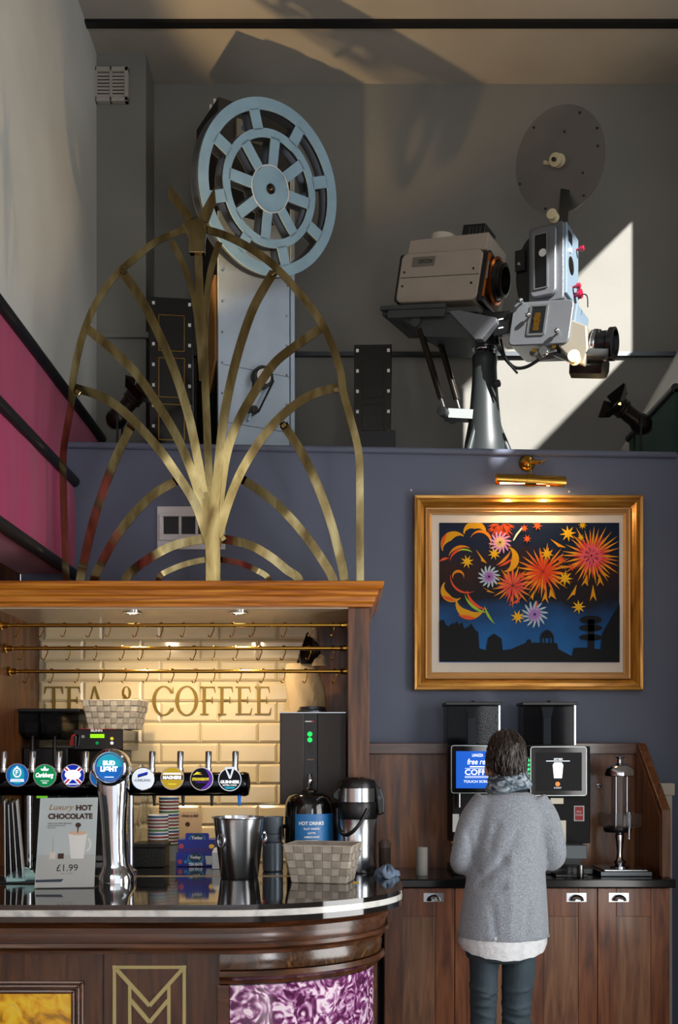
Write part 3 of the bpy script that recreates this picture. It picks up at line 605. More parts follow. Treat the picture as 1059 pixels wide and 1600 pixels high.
# ------------------------------------------------------------------ the two small spotlights on the ledge
def par_can(pb, pf, d, label, energy, aim=None):
    B = P(*pb, d); Fp = P(*pf, d - .05); ax = (Fp - B).normalized(); r = 16.5/S(d)
    t = thing('stage_spotlight', label, 'spotlight', (B.x + .03, d, zl(B.x)), 0, 'small spotlights on the ledge'); ln_ = (Fp-B).length
    hs = obj('housing', MB().lathe([(.004, -r*.95), (r*.5, -r*.8), (r*.85, -r*.45), (r, 0), (r*.93, r*.5), (r*.75, r*1.0), (r*.74, ln_*.75), (r*.86, ln_*.76), (r*.88, ln_)], B, ax, 28), M_['bronze'], t, 40)
    for k in (.78, .9): obj('ring', MB().lathe([(r*.9, ln_*k), (r*.94, ln_*k + .004), (r*.9, ln_*k + .008)], B, ax, 28, False), M_['bronze'], hs, 40)
    obj('rear_boss', MB().lathe([(r*.42, -r*.9), (r*.40, -r*.94), (r*.36, -r*.9)], B, ax, 20, False), M_['gold'], hs, 40)
    q = ax.to_track_quat('Z', 'Y').to_matrix()
    for k in range(4):
        a = k*pi/2 + .3; rad = q @ V(cos(a), sin(a), 0); tg = q @ V(-sin(a), cos(a), 0); up = (ax + rad*.75).normalized(); nn = up.cross(tg)
        o = Fp + rad*r*.86; h_ = r*1.05
        obj('barn_door', MB().prism([(-r*.95, 0), (r*.95, 0), (r*1.15, h_), (-r*1.15, h_)], o, tg, up, nn*.003), M_['blackmetal'], t)
    lens = obj('lens', MB().lathe([(r*.8, ln_*.97), (r*.4, ln_), (0, ln_*1.005)], B, ax, 24, False), mat('warm_lamp_lens', '#ffe0a0', .3, emit='#ffc060', estr=6), t, 50)
    yk = MB(); s_ = V(0, -1, 0)
    mid = B + ax*r*.6
    yk.tube([mid + V(0,-r*1.1,0), V(mid.x, mid.y - r*1.1, zl(B.x) + .02), V(mid.x, mid.y - r*.9, zl(B.x)+.006), V(mid.x, mid.y + r*.9, zl(B.x)+.006), V(mid.x, mid.y + r*1.1, zl(B.x) + .02), mid + V(0, r*1.1, 0)], .006, 6)
    yk.cyl((mid.x, mid.y, zl(B.x)), (mid.x, mid.y, zl(B.x) + .01), r*.8, n=16)
    obj('yoke', yk, M_['black'], t, 40)
    ld = bpy.data.lights.new('spotlight_beam', 'SPOT'); ld.energy = energy; ld.spot_size = radians(58); ld.spot_blend = .5; ld.color = (1, .66, .3); ld.shadow_soft_size = .03
    lo = bpy.data.objects.new('spotlight_beam', ld); COL.objects.link(lo); lo.location = Fp + ax*.03; lo.rotation_euler = (aim - lo.location if aim else ax).to_track_quat('-Z', 'Y').to_euler()
    return t
par_can((181, 655), (212, 617), 5.32, 'small bronze spotlight with barn doors beside the magenta panel, aimed at the ceiling', 90, V(.1, 5.5, 5.6))
par_can((1003, 664), (966, 634), 5.32, 'small black spotlight with barn doors beside the green panel, aimed at the projector', 35)
# ------------------------------------------------------------------ bar counter
ZC = 1.07
NC = 28
def edge(i, x0=-1.597, curved_only=False, th1=pi/2, back=5.075):
    """outline of the counter seen from above, inset by i: straight front, rounded corner, straight right side"""
    pts = [] if curved_only else [V(x0, 3.35 + i, 0)]
    for k in range(NC + 1):
        a = th1*k/NC; pts.append(V(-.40 + (.64 - i)*sin(a), 3.85 - (.5 - i)*cos(a), 0))
    if not curved_only: pts.append(V(.24 - i, back, 0))
    return pts
def sweep(prof, **kw):
    paths = [edge(i, **kw) for i, z in prof]; n = len(paths[0])
    return MB().loft([[V(paths[j][k].x, paths[j][k].y, prof[j][1]) for j in range(len(prof))] for k in range(n)])
def slab(i, z0, z1):
    p = edge(i); poly = [(q.x, q.y) for q in p] + [(.12, 5.075), (.12, 5.098), (-1.597, 5.098)]
    return MB().prism(poly, (0,0,z0), (1,0,0), (0,1,0), (0,0,z1-z0))
ct = thing('counter_top', 'polished black stone bar top with a white marble band round its rounded edge', 'counter top', (-.6, 3.9, 1.012))
obj('stone_top', slab(0, 1.053, ZC), M_['stone'], ct, 40)
obj('marble_band', slab(.003, 1.031, 1.053), M_['marble'], ct, 40)
obj('stone_base', slab(0, 1.012, 1.031), M_['stone'], ct, 40)
obj('edge_strip', MB().box(-1.58, -.06, 4.13, 4.17, ZC, ZC + .0012), M_['edgestrip'], ct)
bc = thing('bar_counter', 'dark wooden bar counter with moulded rounded corner and coloured glass panels', 'bar', (-.6, 3.9, 0))
obj('carcass', slab(.115, 0, 1.012), M_['walnut'], bc, 40)
obj('top_moulding', sweep([(.13,1.0115),(.04,1.0115),(.034,1.0),(.048,.988),(.056,.984),(.056,.966),(.13,.966)]), M_['oakdark_h'], bc, 30)
obj('frieze', sweep([(.13,.966),(.068,.966),(.064,.948),(.068,.93),(.13,.93)]), M_['oakdark_h'], bc, 30)
obj('middle_moulding', sweep([(.13,.932),(.056,.932),(.05,.92),(.06,.91),(.072,.906),(.074,.895),(.13,.895)]), M_['oakdark_h'], bc, 30)
cu_ = dict(curved_only=True, th1=pi/2)
obj('burl_frieze', sweep([(.13,.895),(.086,.895),(.079,.87),(.083,.84),(.13,.832)], **cu_), M_['burl'], bc, 40)
obj('lower_moulding', sweep([(.13,.836),(.074,.836),(.066,.82),(.08,.806),(.092,.802),(.095,.79),(.105,.785),(.13,.785)], **cu_), M_['oakdark_h'], bc, 30)
# rounded purple glass panel
def arc_panel(i0, i1, z0, z1, a0, a1, n=24):
    r = []
    for k in range(n + 1):
        a = a0 + (a1-a0)*k/n; f = lambda i: V(-.40 + (.64-i)*sin(a), 3.85 - (.5-i)*cos(a), 0)
        p, q = f(i0), f(i1); r.append([V(p.x,p.y,z0), V(p.x,p.y,z1), V(q.x,q.y,z1), V(q.x,q.y,z0)])
    return MB().loft(r)
purple = ramp_mat('purple_marbled_glass', ['#4a1a40', '#7c3c72', '#b78ab2', '#e6d6e2'], 'noise', (1,1,1), 15, 1.5, 3.0, .12, 0, .6, 0, [.38, .48, .56, .64])
yellow = ramp_mat('yellow_marbled_glass', ['#8a6010', '#d9a012', '#e6c228', '#c9a860'], 'noise', (1,1,1), 10, 3, 2, .15, 0, .5, 0, [.3, .45, .6, .75])
obj('purple_panel', arc_panel(.106, .118, .25, .782, .06, 1.42), purple, bc, 40)
obj('panel_stile', arc_panel(.096, .118, .2, .785, -.02, .055, 4), M_['oakdark_h'], bc, bevel=.003)
obj('panel_stile', arc_panel(.096, .118, .2, .785, 1.43, 1.52, 4), M_['oakdark_h'], bc, bevel=.003)
yf = 3.465
obj('yellow_panel', MB().box(-1.40, X(112, yf), yf-.006, yf+.004, .25, Z(1552, yf)), yellow, bc)
xr, zt = X(112, yf), Z(1552, yf)
for k, (o_, hgt) in enumerate(((.0, .018), (.018, .012), (.03, .016))):
    obj('panel_moulding', MB().box(-1.55, xr + o_ + .012, yf-.012-.004*(k % 2), yf+.004, zt + o_, zt + o_ + .012).box(xr + o_, xr + o_ + .012, yf-.012-.004*(k % 2), yf+.004, .25, zt + o_ + .012), M_['oakdark_h'], bc, bevel=.003)
obj('panel_groove', MB().box(X(160, yf), X(163, yf), yf-.001, yf+.002, .2, .893), M_['black'], bc)
inl = mat('pale_gold_inlay', '#a79a68', .45, .3)
yi = 3.463
ic = [0]
def inlay(p, q, wd):
    ic[0] += .0003
    f = lambda a: (X(a[0], yi), Z(a[1], yi)); obj('inlay_strip', MB().ribbon([f(p), f(q)], wd/S(yi), yi-.004-ic[0], yi+.004), inl, bc)
inlay((176, 1511), (291, 1511), 5)
for x in (179, 288): inlay((x, 1508), (x, 1720), 5)
for x in (203, 264): inlay((x, 1540), (x, 1720), 5)
for y0 in (1514, 1562):
    dx = 0 if y0 == 1514 else 22
    inlay((182 + dx, y0 + .0), (234, y0 + 57 - dx), 6); inlay((285 - dx, y0), (234, y0 + 57 - dx), 6)

# ------------------------------------------------------------------ tiled wall behind the bar
DT = 5.10
wt = struct('wall_bar', MB().box(-1.55, .13, DT + .004, DB, 1.0, 2.30), M_['grout'])
pw, ph = .290, .1027
def tile_mesh(wd):
    g = .0018; e = min(.013, wd/4); h = ph
    a = [(g, 0), (wd-g, 0)]
    m = MB(); o = [(g, .004, g), (wd-g, .004, g), (wd-g, .004, h-g), (g, .004, h-g)]; md = [(g, -.002, g), (wd-g, -.002, g), (wd-g, -.002, h-g), (g, -.002, h-g)]
    i = [(e, -.009, e), (wd-e, -.009, e), (wd-e, -.009, h-e), (e, -.009, h-e)]
    m.add(o + md + i, [(8,9,10,11)] + [(a, (a+1) % 4, (a+1) % 4 + 4, a+4) for a in range(4)] + [(a+4, (a+1) % 4 + 4, (a+1) % 4 + 8, a+8) for a in range(4)])
    me = bpy.data.meshes.new('tile'); me.from_pydata([tuple(q) for q in m.v], [], m.f); fix_normals(me); me.materials.append(M_['tile']); return me
tm_cache = {}
XL, XR = -1.49, -.105
z0t = Z(1161, DT)
rows = [z0t + k*ph for k in range(-6, 7)]
off = (X(251, DT), X(312.6, DT))
for r, zz in enumerate(rows):
    if zz + ph > 2.25 or zz < ZC - .105: continue
    x = off[(r + 1) % 2]
    while x > XL: x -= pw
    while x < XR:
        a, b = max(x, XL), min(x + pw, XR)
        if b - a > .03:
            key = round(b - a, 3)
            if key not in tm_cache: tm_cache[key] = tile_mesh(b - a)
            t = bpy.data.objects.new('tile', tm_cache[key]); COL.objects.link(t); t.parent = wt; t.location = V(a, DT, zz) - wt.location
        x += pw
# ------------------------------------------------------------------ canopy
cn = thing('drinks_canopy', 'oak canopy with moulded honey cornice and dark posts over the tea and coffee bay', 'canopy', (-.7, 4.75, ZC))
cpf = [(4.46,2.20),(4.415,2.20),(4.412,2.212),(4.40,2.222),(4.396,2.24),(4.382,2.248),(4.376,2.266),(4.356,2.270),(4.346,2.280),(4.343,2.290),(4.346,2.299),(4.358,2.303),(4.46,2.303)]
xe = lambda d: .128 + (4.44 - d)*.66
obj('cornice', MB().loft([[V(-1.595, d, z) for d, z in cpf], [V(xe(d), d, z) for d, z in cpf], [V(xe(d), 5.145, z) for d, z in cpf]]), M_['oak'], cn, 25)
obj('roof_board', MB().box(-1.595, .11, 4.46, 5.09, 2.23, 2.30), M_['oak'], cn)
obj('soffit', MB().box(-1.5, .04, 4.44, 5.095, 2.195, 2.22), M_['soffit'], cn)
obj('post', MB().box(X(543, 4.44), X(577, 4.44), 4.44, 4.52, ZC + .001, 2.20), M_['oakdark'], cn, bevel=.003)
obj('side_panel', MB().box(.045, .12, 4.52, 5.09, ZC + .001, 2.195), M_['oakdark'], cn)
obj('back_panel', MB().box(-.10, .045, 5.04, 5.09, ZC + .001, 2.195), M_['oakdark'], cn)
obj('left_panel', MB().box(-1.595, -1.49, 4.44, 5.09, ZC + .001, 2.20), M_['oakdark'], cn)
for px in (207, 373):
    x = X(px, 4.54); z = 2.195
    dl = obj('downlight', MB().lathe([(.042, 0), (.042, -.006), (.03, -.008), (.028, .0)], (x, 4.54, z), (0,0,1), 24, False), M_['chrome'], cn, 40)
    obj('lamp', MB().cyl((x, 4.54, z-.004), (x, 4.54, z-.001), .026, n=20), mat('warm_lamp', '#fff0d0', .3, emit='#ffe2b0', estr=12), dl)
    ld = bpy.data.lights.new('downlight_beam', 'SPOT'); ld.energy = 21; ld.spot_size = radians(120); ld.spot_blend = .8; ld.color = (1, .80, .52); ld.shadow_soft_size = .03
    lo = bpy.data.objects.new('downlight_beam', ld); COL.objects.link(lo); lo.location = (x, 4.56, z - .02); lo.rotation_euler = V(0, .55, -1).to_track_quat('-Z', 'Y').to_euler()
# brass mug rails with S hooks
hook_px = {977: (48,112,172,240,291,364,430,490,566,622,675,760,830,888), 1013: (60,122,184,256,327,377,452,518,571,630,694,757,825,888), 1049: (72,138,207,273,333,391,459,522,570,640,702,757,816,893)}
hp_ = []
for k in range(9): a = pi*1.15 - k*pi*1.15/8; hp_.append(V(0, -.010*cos(a) , .010*sin(a)))
hp_ += [V(0, .010 - .001, -.012), V(.0, .004, -.030), V(0, -.002, -.044)]
for k in range(1, 7): a = pi*k/6; hp_.append(V(0, -.002 - .008*(1-cos(a)), -.044 - .009*sin(a)))
HKM = None
for ri, (py, d) in enumerate(((977, 4.50), (1013, 4.56), (1049, 4.62))):
    z = Z(py, d); xl = X((8, 20, 28)[ri], d) ; xr = .036
    pos = ('highest', 'middle', 'lowest')[ri]
    t = thing('mug_rail', f'brass mug rail under the oak canopy, {pos} of the three', 'rail', (-.7, d, z - .012), 0, 'brass mug rails')
    obj('rod', MB().cyl((-1.485, d, z), (xr + .004, d, z), .0085, n=14), M_['gold'], t, 40)
    for x, s_ in ((-1.485, 1), (xr + .004, -1)):
        obj('end_flange', MB().lathe([(.022, 0), (.022, .005), (.014, .008), (.012, .03), (.014, .034)], (x, d, z), (s_,0,0), 16), M_['gold'], t, 40)
    for j, hx in enumerate(hook_px[py]):
        px = hx/1.708; x = X(px, d)
        if HKM is None:
            h = obj('s_hook', MB().tube(smooth_path(hp_, 2), .0024, 6), M_['gold'], None, 60, loc=(0,0,0)); HKM = h
        else:
            h = HKM.copy(); COL.objects.link(h)
        h.location = (x, d, z + .0015); h.rotation_euler = (0, 0, random.uniform(-1.2, -.4))
        tag(h, f'small brass S hook hanging on the {pos} mug rail', 'hook', 'brass hooks on the ' + pos + ' rail')

# ------------------------------------------------------------------ TEA & COFFEE lettering (seriffed capitals)
def glyph(ch):
    """list of polygons in a unit-high box; returns (polys, advance)"""
    def rect(x0, y0, x1, y1): return [(x0,y0),(x1,y0),(x1,y1),(x0,y1)]
    def serif(x, y, wd, up): return [(x-wd/2, y), (x+wd/2, y), (x+wd*.22, y+up*.05), (x-wd*.22, y+up*.05)]
    st = .13; th = .05
    if ch == 'T': return [rect(.33, .0, .46, 1), rect(.02, .94, .77, 1), [(.02,.94),(.10,.94),(.03,.74),(.0,.74)], [(.77,.94),(.69,.94),(.76,.74),(.79,.74)], rect(.22, 0, .57, .04)], .84
    if ch in 'EF':
        p = [rect(.12, 0, .25, 1), rect(.02, .95, .62, 1), [(.62,.95),(.56,.95),(.62,.78),(.65,.78)], rect(.25, .50, .50, .55), rect(.49, .40, .53, .64)]
        if ch == 'E': p += [rect(.02, 0, .66, .05), [(.66,.05),(.60,.05),(.68,.24),(.71,.24)]]; return p, .78
        return p + [rect(.02, 0, .36, .04)], .72
    if ch == 'A': return [[(.40,1.0),(.48,1.02),(.86,.0),(.70,.0)], [(.40,1.0),(.45,.92),(.15,.0),(.10,.0)], rect(.22, .33, .66, .38), rect(.0, 0, .27, .04), rect(.60, 0, .95, .04)], .98
    def ring(a0, a1, rx, ry, cx, cy, tk, n=28):
        o, i = [], []
        for k in range(n+1):
            a = a0 + (a1-a0)*k/n; w_ = tk*(.35 + .65*abs(cos(a)))
            o.append((cx + rx*cos(a), cy + ry*sin(a))); i.append((cx + (rx-w_)*cos(a), cy + (ry-w_*.75)*sin(a)))
        return [[o[k], o[k+1], i[k+1], i[k]] for k in range(n)]
    if ch == 'O': return ring(0, 2*pi, .47, .53, .50, .5, .15, 40), 1.03
    if ch == 'C': return ring(.62, 2*pi-.62, .47, .53, .50, .5, .15, 32) + [[(.86,.74),(.90,.74),(.90,1.0),(.86,.92)], [(.86,.26),(.92,.24),(.88,.10),(.82,.16)]], .94
    if ch == '&':
        return ring(0, 2*pi, .19, .23, .38, .78, .10, 24) + ring(pi*.55, pi*1.95, .30, .30, .34, .30, .12, 24) + [[(.22,.68),(.33,.72),(.86,.04),(.70,.02)], [(.60,.40),(.64,.36),(.80,.52),(.78,.56)], rect(.66, .53, .92, .57), rect(.70, 0, .95, .04)], 1.02
    return [], .38
lt = thing('wall_lettering', 'gold serif letters TEA & COFFEE on the cream tiles', 'sign', P(247, 1118, DT))
zb, zt_ = Z(1117, DT), Z(1073, DT); hh = zt_ - zb; word = 'TEA & COFFEE'; adv = sum(glyph(c_)[1] for c_ in word); wtot = X(427, DT) - X(70, DT); sx = wtot/adv; xx = X(70, DT)
for c_ in word:
    pl, ad = glyph(c_)
    if pl:
        m = MB()
        for k, p in enumerate(pl): m.prism([(q[0]*sx, q[1]*hh) for q in p], (xx, DT-.0145 - .0002*(k % 3), zb), (1,0,0), (0,0,1), (0,.008,0))
        obj('letter', m, M_['letters'], lt)
    xx += ad*sx

# ------------------------------------------------------------------ brass fan ornament on top of the canopy
fd = 4.62
fan = thing('brass_fan', 'tall arched brass strip ornament like an art deco plant on the canopy', 'ornament', (X(330, fd), fd, 2.30))
def fp(c_): return (X(80 + c_[0]/2.0365, fd), Z(280 + c_[1]/2.0365, fd))
yk_ = [0]
def strip(name, pts, wd=27, dy=0, taper=None):
    q = [fp(p) for p in pts]
    if pts[-1][1] >= 1265: q.append((q[-1][0] + (q[-1][0]-q[-2][0])*.15, 2.302))
    q = smooth_path(q, 6); w_ = wd/2.0365/S(fd); yk_[0] = (yk_[0] + 1) % 5; y = fd + dy + yk_[0]*.0015
    # a bent bar: bows a little towards the viewer along its run
    n_ = len(q); amp = .0 if name.startswith('stem') or name == 'petal' else (.028 if name != 'arch_bar' else .0)
    m = MB().bowed(q, w_, [y - amp*sin(pi*k/(n_-1))*(1 + .25*sin(5*k/n_ + yk_[0])) for k in range(n_)], .005); obj(name, m, M_['brass'], fan, 40)
strip('arch_bar', [(455,150),(400,168),(330,200),(260,255),(205,305),(150,380),(112,460),(85,550),(68,640),(64,710),(48,800),(37,890),(40,1060),(47,1270)], 22, 0)
strip('arch_bar', [(478,150),(500,160),(560,180),(640,222),(710,275),(780,350),(850,440),(890,520),(920,610),(930,680),(952,760),(978,870),(982,1000),(982,1150),(983,1270)], 24, 0)
strip('stem', [(468,240),(474,400),(486,560),(492,700),(500,900),(510,1080),(515,1272)], 24, -.008)
for pts in ([(383,195),(420,270),(450,360),(464,440),(472,520),(480,640)], [(535,200),(510,280),(497,360),(490,450),(488,540),(492,640)]): strip('petal', pts, 20, -.002)
for pts in ([(222,290),(290,390),(350,510),(400,630),(440,760),(465,880),(485,1000),(503,1160)], [(708,295),(650,400),(610,510),(575,640),(550,770),(535,900),(522,1040),(516,1160)],
            [(108,470),(190,540),(270,620),(340,720),(400,820),(440,910),(470,1000),(500,1130)], [(856,474),(780,530),(710,590),(650,680),(600,770),(565,860),(545,960),(524,1130)],
            [(74,665),(150,690),(215,730),(280,790),(350,870),(400,940),(440,1000),(470,1060),(502,1160)], [(912,662),(830,690),(750,745),(680,820),(620,910),(585,980),(555,1060),(524,1170)]): strip('leaf_bar', pts, 28, -.004)
for pts in ([(258,778),(215,870),(180,960),(140,1080),(110,1200),(95,1270)], [(738,778),(790,860),(840,960),(885,1080),(915,1190),(932,1270)],
            [(405,955),(330,1000),(270,1060),(210,1140),(165,1220),(140,1270)], [(600,950),(680,1005),(750,1070),(810,1140),(860,1210),(895,1270)],
            [(490,1143),(400,1165),(330,1200),(270,1240),(240,1270)], [(540,1143),(630,1165),(700,1205),(750,1245),(785,1270)]): strip('branch_bar', pts, 28, .002)
for pts in ([(500,1208),(430,1225),(370,1250),(345,1270)], [(530,1208),(600,1222),(650,1245),(690,1270)]): strip('branch_bar', pts, 18, .002)
strip('stem_foot', [(500,980),(508,1080),(515,1180),(516,1272)], 46, -.012)
obj('finial_block', MB().prism([fp(p) for p in ((440,240),(490,240),(490,200),(498,150),(480,135),(432,135),(418,150),(440,195))], (0,fd-.02,0), (1,0,0), (0,0,1), (0,.035,0)), M_['brass'], fan, bevel=.004)
obj('finial_blade', MB().prism([fp(p) for p in ((372,60),(378,20),(456,125),(432,140))], (0,fd-.012,0), (1,0,0), (0,0,1), (0,.006,0)), M_['brass'], fan)
obj('finial_blade', MB().prism([fp(p) for p in ((520,25),(524,75),(500,140),(462,130))], (0,fd-.004,0), (1,0,0), (0,0,1), (0,.006,0)), M_['brass'], fan)
for p in ((228,295),(705,300),(85,680),(905,672),(600,955),(258,782),(738,782),(548,1145)):
    q = fp(p); obj('weld_clip', MB().cbox((q[0], fd - .004, q[1]), .028, .014, .022, Matrix.Rotation(.6 if p[0] < 480 else -.6, 3, 'Y')), M_['brass'], fan, bevel=.003)

# ------------------------------------------------------------------ framed picture and its lamp
dp = 5.10
pic = thing('framed_picture', 'gilt framed fireworks picture over a dark skyline on the blue wall', 'picture', P(825, 1079, dp))
ox0, ox1, oz0, oz1 = X(646, dp), X(1004, dp), Z(1079, dp), Z(774, dp)
f1 = 18/S(dp); f2 = 11/S(dp)
def mitre(x0, x1, z0, z1, wd, y_out, y_in, yb, name, mm, mv):
    cs = [(x0,z0),(x1,z0),(x1,z1),(x0,z1)]; ci = [(x0+wd,z0+wd),(x1-wd,z0+wd),(x1-wd,z1-wd),(x0+wd,z1-wd)]
    for k in range(4):
        j = (k+1) % 4; st = []
        for c_, i_ in ((cs[k], ci[k]), (cs[j], ci[j])):
            f = lambda t: (c_[0] + (i_[0]-c_[0])*t, c_[1] + (i_[1]-c_[1])*t)
            ring = []
            for t_, yy in ((0, yb), (0, y_out + .012), (.08, y_out), (.30, y_out + .002), (.36, y_out + .009), (.62, y_out + .006), (.7, y_out + .012), (1, y_in), (1, yb)):
                q = f(t_); ring.append(V(q[0], yy, q[1]))
            st.append(ring)
        obj(name, MB().loft(st), mm if k % 2 == 0 else mv, pic, 25)
mitre(ox0, ox1, oz0, oz1, f1, dp - .02, dp + .012, DB - .002, 'frame_rail', M_['goldframe'], M_['goldframe_v'])
mitre(ox0 + f1, ox1 - f1, oz0 + f1, oz1 - f1, f2, dp + .004, dp + .022, DB - .004, 'slip_rail', M_['goldslip'], M_['goldslip'])
obj('mount', MB().box(ox0 + f1 + f2*.9, ox1 - f1 - f2*.9, dp + .024, dp + .03, oz0 + f1 + f2*.9, oz1 - f1 - f2*.9), M_['mount'], pic)
px0, px1, pz0, pz1 = X(686, dp+.024), X(967, dp+.024), Z(1035, dp+.024), Z(817, dp+.024)
# printed sky: brown-black above, deep blue below (flat print)
sky = bpy.data.materials.new('printed_night_sky'); sky.use_nodes = True; nt = sky.node_tree; bs = nt.nodes['Principled BSDF']; bs.inputs['Roughness'].default_value = .45; bs.inputs['Specular IOR Level'].default_value = .15
tc = nt.nodes.new('ShaderNodeTexCoord'); sp_ = nt.nodes.new('ShaderNodeSeparateXYZ'); nt.links.new(tc.outputs['Generated'], sp_.inputs[0])
nz = nt.nodes.new('ShaderNodeTexNoise'); nz.inputs['Scale'].default_value = 4; nt.links.new(tc.outputs['Generated'], nz.inputs[0])
ad_ = nt.nodes.new('ShaderNodeMath'); ad_.operation = 'MULTIPLY_ADD'; ad_.inputs[1].default_value = .35; nt.links.new(nz.outputs['Fac'], ad_.inputs[0]); nt.links.new(sp_.outputs['Z'], ad_.inputs[2])
cr = nt.nodes.new('ShaderNodeValToRGB'); e = cr.color_ramp.elements
for p_, c_ in ((.2, '#0f64a8'), (.42, '#0b4880'), (.62, '#0a0c16'), (.85, '#2a120c'), (1.0, '#0e1a30')):
    if p_ == .2: e[0].position = p_; e[0].color = hexc(c_)
    elif p_ == 1.0: e[-1].position = p_; e[-1].color = hexc(c_)
    else: n_ = e.new(p_); n_.color = hexc(c_)
nt.links.new(ad_.outputs[0], cr.inputs[0]); nt.links.new(cr.outputs[0], bs.inputs['Base Color'])
pr = obj('print', MB().box(px0, px1, dp + .022, dp + .0238, pz0, pz1), sky, pic)
lay = [dp + .0218]
def A(cx, cy): return (X(680 + cx/3.652, dp+.022), Z(815 + cy/3.652, dp+.022))
def clampA(q): return (min(max(q[0], px0), px1), min(max(q[1], pz0), pz1))
def art(name, polys, col):
    lay[0] -= .00012; y = lay[0]; m = MB()
    for p in polys:
        q = [clampA(A(*c_)) for c_ in p]; m.add([V(a, y, b) for a, b in q], [tuple(range(len(q)))])
    mm = AM.get(col) or AM.setdefault(col, mat('print_' + col.strip('#'), col, .45, spec=.15)); obj(name, m, mm, pr)
AM = {}
def rays(cx, cy, n, r0, r1, wd, ph_=0, jit=.25, a0=0, a1=2*pi):
    out = []
    for k in range(n):
        a = a0 + (a1-a0)*k/n + ph_ + random.uniform(-.06, .06); R = r1*(1 - jit*random.random()); c_, s_ = cos(a), sin(a)
        out.append([(cx + r0*c_, cy + r0*s_), (cx + R*.55*c_ - wd*s_, cy + R*.55*s_ + wd*c_), (cx + R*c_, cy + R*s_), (cx + R*.55*c_ + wd*s_, cy + R*.55*s_ - wd*c_)])
    return out
def star(cx, cy, r, n=8, ph_=.2):
    return [[(cx + (r if k % 2 == 0 else r*.38)*cos(pi*k/n + ph_), cy + (r if k % 2 == 0 else r*.38)*sin(pi*k/n + ph_)) for k in range(2*n)]]
def petals(cx, cy, n, r, wd):
    out = []
    for k in range(n):
        a = 2*pi*k/n; f = lambda t, s_: (cx + r*t*cos(a + .35*t) - s_*sin(a), cy + r*t*sin(a + .35*t) + s_*cos(a))
        out.append([f(.15, -wd*.3), f(.5, -wd), f(.85, -wd*.6), f(1, 0), f(.8, wd*.7), f(.5, wd*.6), f(.15, wd*.3)])
    return out
def arcband(cx, cy, r, w0, a0, a1, n=14):
    o, i = [], []
    for k in range(n+1):
        t = k/n; a = a0 + (a1-a0)*t; w_ = w0*sin(pi*min(max(t, .03), .97))
        o.append((cx + r*cos(a), cy + r*sin(a))); i.append((cx + (r-w_)*cos(a), cy + (r-w_)*sin(a)))
    return [[o[k], o[k+1], i[k+1], i[k]] for k in range(n)]
R_ = radians
# scalloped clouds of sparks
for pl in (arcband(105, 130, 75, 48, R_(150), R_(320)), arcband(225, 60, 65, 46, R_(170), R_(370)), arcband(405, 215, 72, 45, R_(-80), R_(100)), arcband(95, 395, 65, 40, R_(40), R_(230)), arcband(200, 470, 85, 48, R_(20), R_(200)),): art('cloud_burst', pl, '#c9900f')
for pl in (arcband(115, 130, 82, 18, R_(160), R_(235)), arcband(95, 385, 68, 20, R_(70), R_(150)), arcband(195, 475, 85, 24, R_(60), R_(140)), arcband(60, 245, 40, 14, R_(200), R_(300)),): art('cloud_burst', pl, '#d0521c')
for pl in (arcband(150, 210, 75, 16, R_(190), R_(310)), arcband(260, 110, 62, 18, R_(200), R_(400)), arcband(130, 310, 34, 15, R_(150), R_(380)), arcband(330, 150, 100, 16, R_(10), R_(80)),): art('spark_trail', pl, '#cf7a12')
for pl in (arcband(155, 225, 72, 14, R_(180), R_(300)), arcband(280, 400, 100, 18, R_(80), R_(185)), arcband(360, 160, 95, 14, R_(30), R_(90)), arcband(175, 320, 90, 12, R_(60), R_(190)),): art('spark_trail', pl, '#cc4a2a')
for pl in (arcband(290, 395, 125, 16, R_(85), R_(170)), arcband(400, 480, 120, 14, R_(120), R_(180)), arcband(165, 215, 60, 10, R_(230), R_(320)),): art('spark_trail', pl, '#8fb02a')
art('firework', rays(370, 10, 16, 10, 110, 6, 0, .3, R_(10), R_(175)), '#b8431a')
art('firework', rays(890, 195, 30, 14, 190, 6), '#d8921a'); art('firework', rays(890, 195, 34, 4, 140, 5), '#d4433c'); art('firework', rays(890, 195, 24, 4, 85, 7, .1), '#dd5a6a')
art('firework', rays(615, 285, 24, 14, 180, 6, .1), '#d48a18'); art('firework', rays(615, 285, 28, 4, 145, 5), '#cf4a1a'); art('firework', rays(615, 285, 20, 2, 80, 4), '#c8341c')
art('firework', rays(440, 365, 18, 10, 135, 6, .2), '#cf8318'); art('firework', rays(440, 365, 24, 3, 105, 5), '#d04a40')
for pl in ([[(530,450),(565,390),(555,450),(545,430)], [(605,460),(625,400),(645,470),(625,440)], [(645,440),(655,380),(690,445),(660,425)], [(830,370),(865,300),(870,370),(852,350)], [(920,370),(935,300),(960,370),(940,345)],
    [(750,450),(805,360),(795,420),(780,420)], [(880,455),(898,360),(918,455),(898,425)], [(655,100),(745,150),(700,145),(690,135)], [(690,250),(770,255),(720,270),(725,260)], [(230,160),(295,240),(260,225),(262,215)], [(265,375),(340,410),(290,400),(300,395)], [(930,260),(995,320),(955,305),(950,290)]]): art('spark_arrow', [pl], '#cf8d12')
for pl in ([[(415,485),(495,420),(465,470),(455,465)], [(420,480),(430,420),(440,460),(430,455)], [(560,510),(580,450),(588,520),(574,500)]]): art('spark_arrow', [pl], '#c84a38')
for q_ in ((565, 530, 80), (305, 315, 66)): art('star_burst', petals(q_[0], q_[1], 14, q_[2], 9), '#9fb6c0'); art('star_burst', petals(q_[0], q_[1], 12, q_[2]*.6, 8), '#9a6fb4')
art('star_burst', petals(368, 120, 14, 68, 9), '#c788b0'); art('star_burst', petals(368, 120, 10, 34, 8), '#d8b070')
